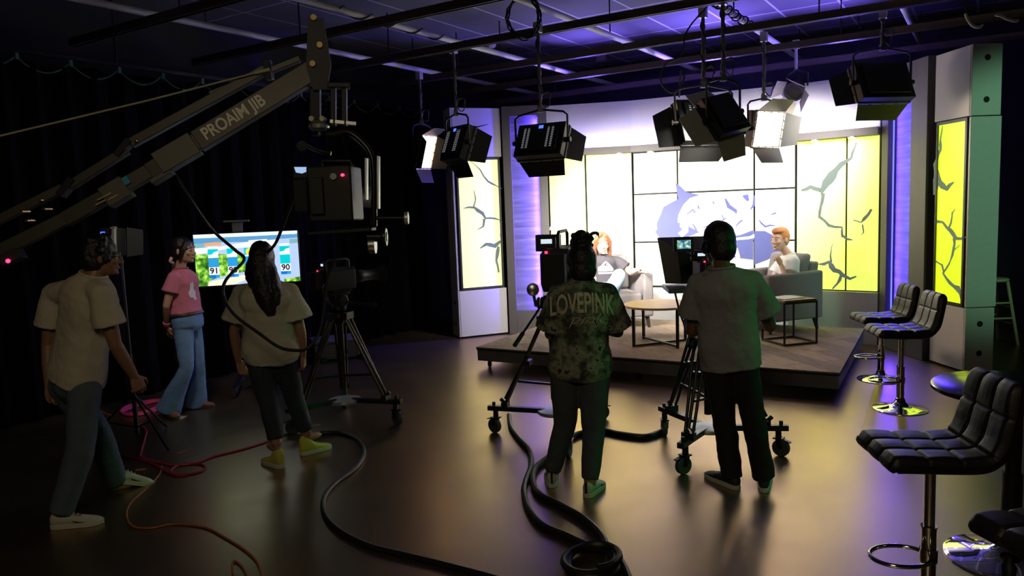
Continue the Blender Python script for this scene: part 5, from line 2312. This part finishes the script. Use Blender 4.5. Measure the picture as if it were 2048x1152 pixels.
# 1 --- man walking at the left
J = PX(dict(pel=(148, 762, 4.65), chest=(182, 556, 4.6), head=(203, 512, 4.64), shl=(108, 588, 4.74), shr=(204, 590, 4.48), elr=(230, 688, 4.5), wrr=(268, 752, 4.62),
            ell=(96, 690, 4.76), wrl=(98, 768, 4.68), hil=(128, 772, 4.72), hir=(170, 774, 4.58), knr=(160, 905, 4.5), anr=(122, 1026, 4.42), knl=(198, 868, 4.86), anl=(232, 962, 5.04),
            tor=(190, 1030, 4.46), tol=(285, 962, 5.12)))
B = Body('man in a cream shirt and jeans walking away at the far left', J, (.7, .72), (.85, .5, -.08), 'm', 1.0)
B.body(sk_mid, dict(r=((.25, .15, -1), (-.7, .6, -.1), .75), l=((.05, .1, -1), (.7, -.3, 0), .5)))
mb = MB()
skull_cap(mb, B, k=1.06)
for i in range(46):
    a, h_ = random.uniform(0, 6.28), random.uniform(-.05, .11)
    rr_ = math.sqrt(max(0.0, 1 - (h_ / .12) ** 2)) * .095
    if math.sin(a) * rr_ > .045 and h_ < .05:
        continue
    mb.ell(B.L(math.cos(a) * rr_ * .9, math.sin(a) * rr_ - .015, h_ + .02), random.uniform(.018, .028), nu=8, nv=6)
hair_obj('curly_hair', mb, hair_k, B.t, .007, .014, CURL)
B.face(smile=False)
B.shirt(cream, .0, .62, .022, .012, .025, collar=cream)
B.pants(denim_d, .15, .082, .07, .098, 1.0)
B.shoe('r', sneak_w, sole_w, .29, stripe=M['black'])
B.shoe('l', sneak_w, sole_w, .29, lift=.3, stripe=M['black'])
mb = MB()
for sx in (-1, 1):
    mb.tube([B.L(sx * (.031 + .021 * math.cos(a)), .103 - .004 * abs(math.cos(a)), .002 + .018 * math.sin(a)) for a in [2 * math.pi * i / 16 for i in range(16)]], .0018, 6, closed=True)
    mb.tube([B.L(sx * .052, .1, .006), B.L(sx * .074, .05, .006), B.L(sx * .08, -.01, .004)], .0018, 6)
mb.tube([B.L(-.01, .104, .006), B.L(.01, .104, .006)], .0018, 6)
mb.done('glasses', M['steel'], B.t)

# 2 --- presenter in the pink shirt
J = PX(dict(pel=(374, 646, 7.06), chest=(359, 541, 7.08), head=(367, 500, 7.05), shr=(347, 557, 6.92), shl=(380, 553, 7.2), elr=(333, 612, 6.88), wrr=(334, 652, 7.02),
            ell=(366, 610, 7.35), wrl=(346, 652, 7.2), hir=(367, 650, 6.99), hil=(383, 650, 7.14), knr=(373, 736, 6.92), anr=(338, 816, 6.94), knl=(396, 722, 7.14), anl=(391, 802, 7.24),
            tor=(362, 832, 6.72), tol=(424, 806, 7.22)))
B = Body('presenter in a pink shirt and flared jeans facing the weather screen', J, (.87, -.5), (1, -.12, -.03), 'f', .97)
B.body(mat('skin_light_tan', (.5, .29, .2), .5, var=.06, scale=25), dict(r=((.1, .35, -1), (.5, .8, 0), .5), l=((-.2, -.4, -1), (.5, -.8, 0), .5)))
mb = MB()
skull_cap(mb, B)
for sx in (-1, 1):
    limb(mb, [B.L(sx * .05, .06, .07), B.L(sx * .077, .035, .0), B.L(sx * .07, .0, -.07)], [.02, .022, .02])
limb(mb, [B.L(0, -.08, .0), B.L(0, -.1, -.06), B.L(0, -.105, -.09)], [.06, .045, .03])
limb(mb, [B.L(0, -.11, -.09), B.L(0, -.11, -.15), B.L(.0, -.09, -.22)], [.022, .03, .008])
hair_obj('tied_hair', mb, hair_k, B.t)
mb = MB()
mb.tube([B.L(.045 * math.cos(a), -.108 + .006 * math.sin(3 * a), -.09 + .03 * math.sin(a)) for a in [2 * math.pi * i / 20 for i in range(20)]], .015, 8, closed=True)
mb.done('scrunchie', mat('pale_scrunchie', (.75, .5, .5), .8), B.t)
B.face(lip=(.45, .1, .12), smile=False)
sh = B.shirt(pinkc, .19, .5, .016, .004, .02, collar=mat('pink_rib', (.36, .09, .13), .9))
B.pants(denim_l, .26, .064, .12, .09, 1.06)
mb = MB()
mb.tube([V(p) for p in B.ring(.17, B.section(.17)[0] + .013, B.section(.17)[1] + .013)], .014, 8, closed=True)
mb.done('belt', mat('brown_belt', (.05, .03, .02), .5), B.t)
blob = bmesh.new()
pts = [(-.02, .07), (.015, .085), (.03, .05), (.02, .02), (.045, -.01), (.035, -.05), (.05, -.085), (.015, -.09), (-.005, -.06), (-.035, -.06), (-.05, -.02), (-.03, .015)]
vs = [blob.verts.new((x, y, 0)) for x, y in pts]
blob.faces.new(vs)
bmesh.ops.triangulate(blob, faces=blob.faces)
bmesh.ops.subdivide_edges(blob, edges=blob.edges, cuts=3, use_grid_fill=True)
ax = V((.87, -.5, 0)).normalized()
rt = V((-ax.y, ax.x, 0))
rt = rt if rt.cross(ZU).dot(ax) > 0 else -rt
on_surface('shirt_print', blob, J['pel'].lerp(J['chest'], .62) + ax * .1 + rt * .0, rt, ZU, sh, mat('white_shirt_print', (.75, .72, .72), .8, var=.2, scale=30), sh)
for z, cc_, nme in ((.0, (.6, .05, .08), 'bracelet'), (.022, (.65, .2, .25), 'bracelet')):
    mb = MB()
    c = J['elr'].lerp(J['wrr'], .9 - z * 4)
    dv = (J['wrr'] - J['elr']).normalized()
    e1 = dv.orthogonal().normalized()
    e2 = dv.cross(e1)
    mb.tube([c + (e1 * math.cos(a) + e2 * math.sin(a)) * .031 for a in [2 * math.pi * i / 16 for i in range(16)]], .006, 8, closed=True)
    mb.done(nme, mat('red_bracelet', cc_, .5), B.t)
mb = MB()
mb.box(J['pel'].lerp(J['chest'], .83) + ax * .125 - rt * .01, (.016, .016, .03), rotz(.4))
mb.done('lapel_microphone', M['black'], sh)
B.shoe('r', brown_b, mat('boot_sole', (.05, .03, .02), .6), .25, kind='boot', heel=.0)
B.shoe('l', brown_b, mat('boot_sole', (.05, .03, .02), .6), .25, kind='boot', heel=.0)

# 3 --- woman in the pale shirt with yellow shoes
J = PX(dict(pel=(542, 700, 5.5), chest=(530, 566, 5.42), head=(526, 520, 5.47), shl=(484, 588, 5.46), shr=(580, 585, 5.48), ell=(468, 665, 5.48), wrl=(477, 722, 5.56), elr=(602, 662, 5.5), wrr=(606, 712, 5.57),
            hil=(516, 708, 5.5), hir=(564, 708, 5.52), knl=(538, 806, 5.44), anl=(553, 886, 5.38), knr=(588, 794, 5.62), anr=(613, 866, 5.66), tol=(528, 895, 5.5), tor=(660, 866, 5.8)))
B = Body('woman with long dark hair, pale shirt and yellow high-top shoes, seen from behind', J, (-.05, 1), (-.1, 1, -.05), 'f', 1.05)
B.body(sk_tan, dict(l=((.25, .2, -1), (.7, -.5, 0), .6), r=((-.05, .1, -1), (-1, .1, 0), .45)))
mb = MB()
skull_cap(mb, B, k=1.04)
limb(mb, [B.L(0, -.04, .06), B.L(0, -.085, -.04), B.L(.012, -.1, -.15), B.L(.03, -.115, -.26), B.L(.055, -.115, -.36)], [.085, .088, .09, .082, .05], 18)
limb(mb, [B.L(.04, -.07, 0), B.L(.07, -.09, -.12), B.L(.1, -.11, -.25), B.L(.105, -.11, -.33)], [.05, .055, .05, .025], 14)
limb(mb, [B.L(-.045, -.06, 0), B.L(-.07, -.085, -.1), B.L(-.05, -.1, -.2)], [.05, .045, .03], 14)
hair_obj('long_hair', mb, hair_k, B.t, .009, .016)
B.face(smile=False)
B.shirt(pale, -.16, .68, .03, .012, .045, collar=pale, disp=.024)
B.pants(denim_k, .2, .07, .056, .094, .9)
B.shoe('l', yellow_s, sole_w, .26, high=.055)
B.shoe('r', yellow_s, sole_w, .26, high=.055)

# 4 --- woman in the camouflage shirt behind the left camera
J = PX(dict(pel=(1160, 735, 4.74), chest=(1166, 567, 4.68), head=(1162, 530, 4.74), shl=(1116, 590, 4.7), shr=(1215, 588, 4.68), ell=(1100, 668, 4.78), wrl=(1120, 662, 5.0), elr=(1236, 664, 4.76), wrr=(1212, 660, 4.98),
            hil=(1134, 744, 4.75), hir=(1188, 744, 4.72), knl=(1130, 848, 4.8), anl=(1103, 948, 4.82), knr=(1187, 860, 4.7), anr=(1180, 966, 4.62), tol=(1103, 960, 5.0), tor=(1205, 960, 4.8)))
B = Body('woman with a hair bun in a camouflage shirt lettered across the back', J, (.02, 1), (-.12, 1, -.06), 'f', 1.06, hs=1.1)
B.body(sk_mid, dict(l=((.1, 1, .2), (.3, -.3, -1), .8), r=((-.1, 1, .2), (-.3, -.3, -1), .8)))
mb = MB()
skull_cap(mb, B, k=1.03)
mb.ell(B.L(0, -.03, .13), (.07, .062, .055))
for i in range(34):
    a, e_ = random.uniform(0, 6.28), random.uniform(-.4, 1.5)
    mb.ell(B.L(.068 * math.cos(a) * math.cos(e_), -.03 + .06 * math.sin(a) * math.cos(e_), .13 + .055 * math.sin(e_)), random.uniform(.012, .02), nu=8, nv=6)
limb(mb, [B.L(.04, -.05, .17), B.L(.085, -.06, .18), B.L(.1, -.055, .15)], [.012, .01, .004], 8)
hair_obj('bun_hair', mb, hair_k, B.t, .007, .014)
B.face(smile=False)
mb = MB()
sh = B.shirt(camo, -.12, .85, .026, .006, .035, collar=camo, disp=.018)
lat = V((1, -.02, 0)).normalized()
letter = mat('faded_letters', (.55, .5, .38), .9, var=.3, scale=40)
bm_ = text_mesh('LOVEPINK', .115, .0006, bold=.002, sub=.012)
xs = [v.co.x for v in bm_.verts]
sc = .40 / (max(xs) - min(xs))
for v in bm_.verts:
    v.co.x *= sc
    v.co.y *= 1.5
on_surface('back_lettering', bm_, at(1164, 616, 4.6), lat, ZU, sh, letter, sh, arch=.03)
bm_ = text_mesh('pink', .1, .0006, shear=.4, bold=-.002, sub=.012)
for v in bm_.verts:
    v.co.x *= 1.25
on_surface('script_lettering', bm_, at(1172, 637, 4.6), lat, ZU, sh, mat('script_letters', (.6, .56, .44), .9), sh, push=.011)
B.pants(slate, .15, .071, .052, .1, .93, name='sweat_pants')
B.shoe('l', sneak_w, sole_w, .25, stripe=M['black'])
B.shoe('r', sneak_w, sole_w, .25, stripe=M['black'])

# 5 --- man in the grey shirt behind the right camera
J = PX(dict(pel=(1460, 708, 4.61), chest=(1444, 540, 4.57), head=(1437, 490, 4.66), shl=(1396, 570, 4.62), shr=(1506, 564, 4.56), ell=(1384, 662, 4.7), wrl=(1402, 668, 4.95), elr=(1540, 652, 4.66), wrr=(1520, 642, 4.92),
            hil=(1434, 716, 4.62), hir=(1486, 716, 4.6), knl=(1449, 842, 4.66), anl=(1463, 950, 4.66), knr=(1507, 842, 4.6), anr=(1528, 954, 4.6), tol=(1430, 945, 4.8), tor=(1530, 950, 4.85)))
B = Body('man in a plain grey shirt and black jeans working the right camera', J, (-.08, 1), (-.25, 1, -.06), 'm', 1.02, hs=1.08)
B.body(sk_dark, dict(l=((.1, 1, .1), (.3, -.2, -1), .9), r=((-.15, 1, .1), (-.3, -.2, -1), .9)))
mb = MB()
skull_cap(mb, B, k=1.02)
mb.ell(B.L(0, -.01, .055), (.086, .1, .085), B.M3)
hair_obj('short_hair', mb, hair_k, B.t, .007, .005, CURL)
B.face(smile=False)
sh = B.shirt(greyc, -.16, .66, .018, .006, .034, collar=greyc, disp=.02)
B.pants(blackp, .1, .072, .068, .096, 1.02, disp=.02, thigh=.078)
B.shoe('l', dark_s, sole_w, .3)
B.shoe('r', dark_s, sole_w, .3)
mb = MB()
mb.tube([B.L(.09 * math.cos(a), 0, .02 + .118 * math.sin(a)) for a in [-.2 + (math.pi + .4) * i / 24 for i in range(25)]], .006, 8)
for sx in (-1, 1):
    mb.ell(B.L(sx * .088, .0, -.012), (.018, .034, .036), B.M3)
mb.done('headset', M['black'], B.t)

# 6 --- seated woman
J = PX(dict(pel=(1206, 578, 9.72), chest=(1207, 512, 9.78), head=(1204, 487, 9.72), shr=(1183, 524, 9.72), shl=(1234, 523, 9.74), ell=(1262, 546, 9.66), wrl=(1282, 537, 9.44),
            elr=(1170, 552, 9.6), wrr=(1190, 572, 9.42), hil=(1222, 582, 9.66), hir=(1192, 582, 9.66), knl=(1238, 551, 9.26), anl=(1215, 592, 9.06), knr=(1214, 577, 9.2), anr=(1222, 638, 9.2),
            tol=(1200, 600, 8.85), tor=(1224, 645, 9.0)))
B = Body('smiling seated woman with auburn hair, charcoal shirt and pale jeans', J, (.06, -1), (.05, -1, -.04), 'f', 1.04, floor=PZ, hs=1.14)
B.body(sk_fair, dict(l=((.35, -1, -.1), (-.2, .1, -1), .35), r=((.6, -.7, -.1), (.2, .2, -1), .35)))
mb = MB()
skull_cap(mb, B, k=1.02)
for sx in (-1, 1):
    limb(mb, [B.L(sx * .03, .06, .1), B.L(sx * .075, .03, .03), B.L(sx * .085, .0, -.07), B.L(sx * .085, -.01, -.16), B.L(sx * .08, 0, -.2)], [.025, .03, .03, .028, .012])
limb(mb, [B.L(0, -.07, .0), B.L(0, -.09, -.15)], [.08, .06])
hair_obj('long_hair', mb, hair_br, B.t)
B.face((.05, .08, .1), (.1, .04, .02), (.55, .12, .12))
sh = B.shirt(charc, -.02, .62, .022, .01, .03, collar=charc)
blob = bmesh.new()
for pts in ([(-.1, -.05), (.1, -.05), (.095, -.02), (.08, .0), (.03, .055), (.0, .075), (-.035, .05), (-.06, .02), (-.1, 0)], [(-.1, -.065), (.1, -.065), (.09, -.085), (-.095, -.085)]):
    blob.faces.new([blob.verts.new((x, y, 0)) for x, y in pts])
bmesh.ops.triangulate(blob, faces=blob.faces)
bmesh.ops.subdivide_edges(blob, edges=blob.edges, cuts=3, use_grid_fill=True)
on_surface('shirt_print', blob, at(1213, 535, 9.55), V((1, 0, 0)), ZU, sh, mat('white_print', (.8, .8, .8), .7), sh)
blob = bmesh.new()
blob.faces.new([blob.verts.new((x, y, 0)) for x, y in [(-.03, .005), (-.012, .035), (.0, .045), (.01, .03), (.0, .02), (.02, .005), (.04, .002), (.02, .02), (.012, .012), (-.01, .005)]])
bmesh.ops.triangulate(blob, faces=blob.faces)
bmesh.ops.subdivide_edges(blob, edges=blob.edges, cuts=2, use_grid_fill=True)
on_surface('shirt_print_mark', blob, at(1213, 533, 9.55), V((1, 0, 0)), ZU, sh, charc, sh, push=.006)
B.pants(denim_p, .15, .08, .066, .105, 1.0)
B.shoe('l', whitec, sole_w, .25, floor=at(1215, 592, 9.06).z - .09)
B.shoe('r', whitec, sole_w, .25, floor=PZ)

# 7 --- seated young man
c2 = ARM2
tfv = fdir.copy()
J = PX(dict(pel=(1592, 588, ARM2.y + .02), chest=(1580, 510, ARM2.y + .04), head=(1560, 478, ARM2.y - .02), shl=(1588, 527, ARM2.y - .18), shr=(1565, 522, ARM2.y + .2), ell=(1577, 560, ARM2.y - .3), wrl=(1562, 530, ARM2.y - .2),
            elr=(1545, 560, ARM2.y + .22), wrr=(1510, 570, ARM2.y + .1), hil=(1585, 592, ARM2.y - .08), hir=(1580, 588, ARM2.y + .1), knl=(1512, 594, ARM2.y - .14), anl=(1508, 650, ARM2.y - .16),
            knr=(1505, 588, ARM2.y + .16), anr=(1500, 640, ARM2.y + .16), tol=(1480, 655, ARM2.y - .22), tor=(1470, 645, ARM2.y + .14)))
B = Body('seated young man with ginger hair in a white shirt, hand on chin', J, (-.95, -.2), (-1, -.6, -.02), 'm', .96, floor=PZ, hs=1.14)
B.body(sk_fair, dict(l=((-.35, .15, .85), (-.5, .7, .2), 1.0), r=((-1, -.3, -.1), (0, 0, -1), .3)))
mb = MB()
mb.ell(B.L(0, -.022, .03), (.081, .098, .1), B.M3)
mb.ell(B.L(0, .02, .085), (.068, .082, .042), B.M3)
mb.ell(B.L(0, -.05, -.0), (.072, .066, .08), B.M3)
hair_obj('short_hair', mb, hair_gi, B.t, .006, .012)
B.face((.1, .14, .16), (.3, .13, .05), (.5, .2, .16))
B.shirt(whitec, -.02, .62, .022, .01, .03, collar=whitec)
B.pants(denim_d, .12, .075, .065, .098, 1.0)
B.shoe('l', whitec, sole_w, .28, floor=PZ)
B.shoe('r', whitec, sole_w, .28, floor=PZ)
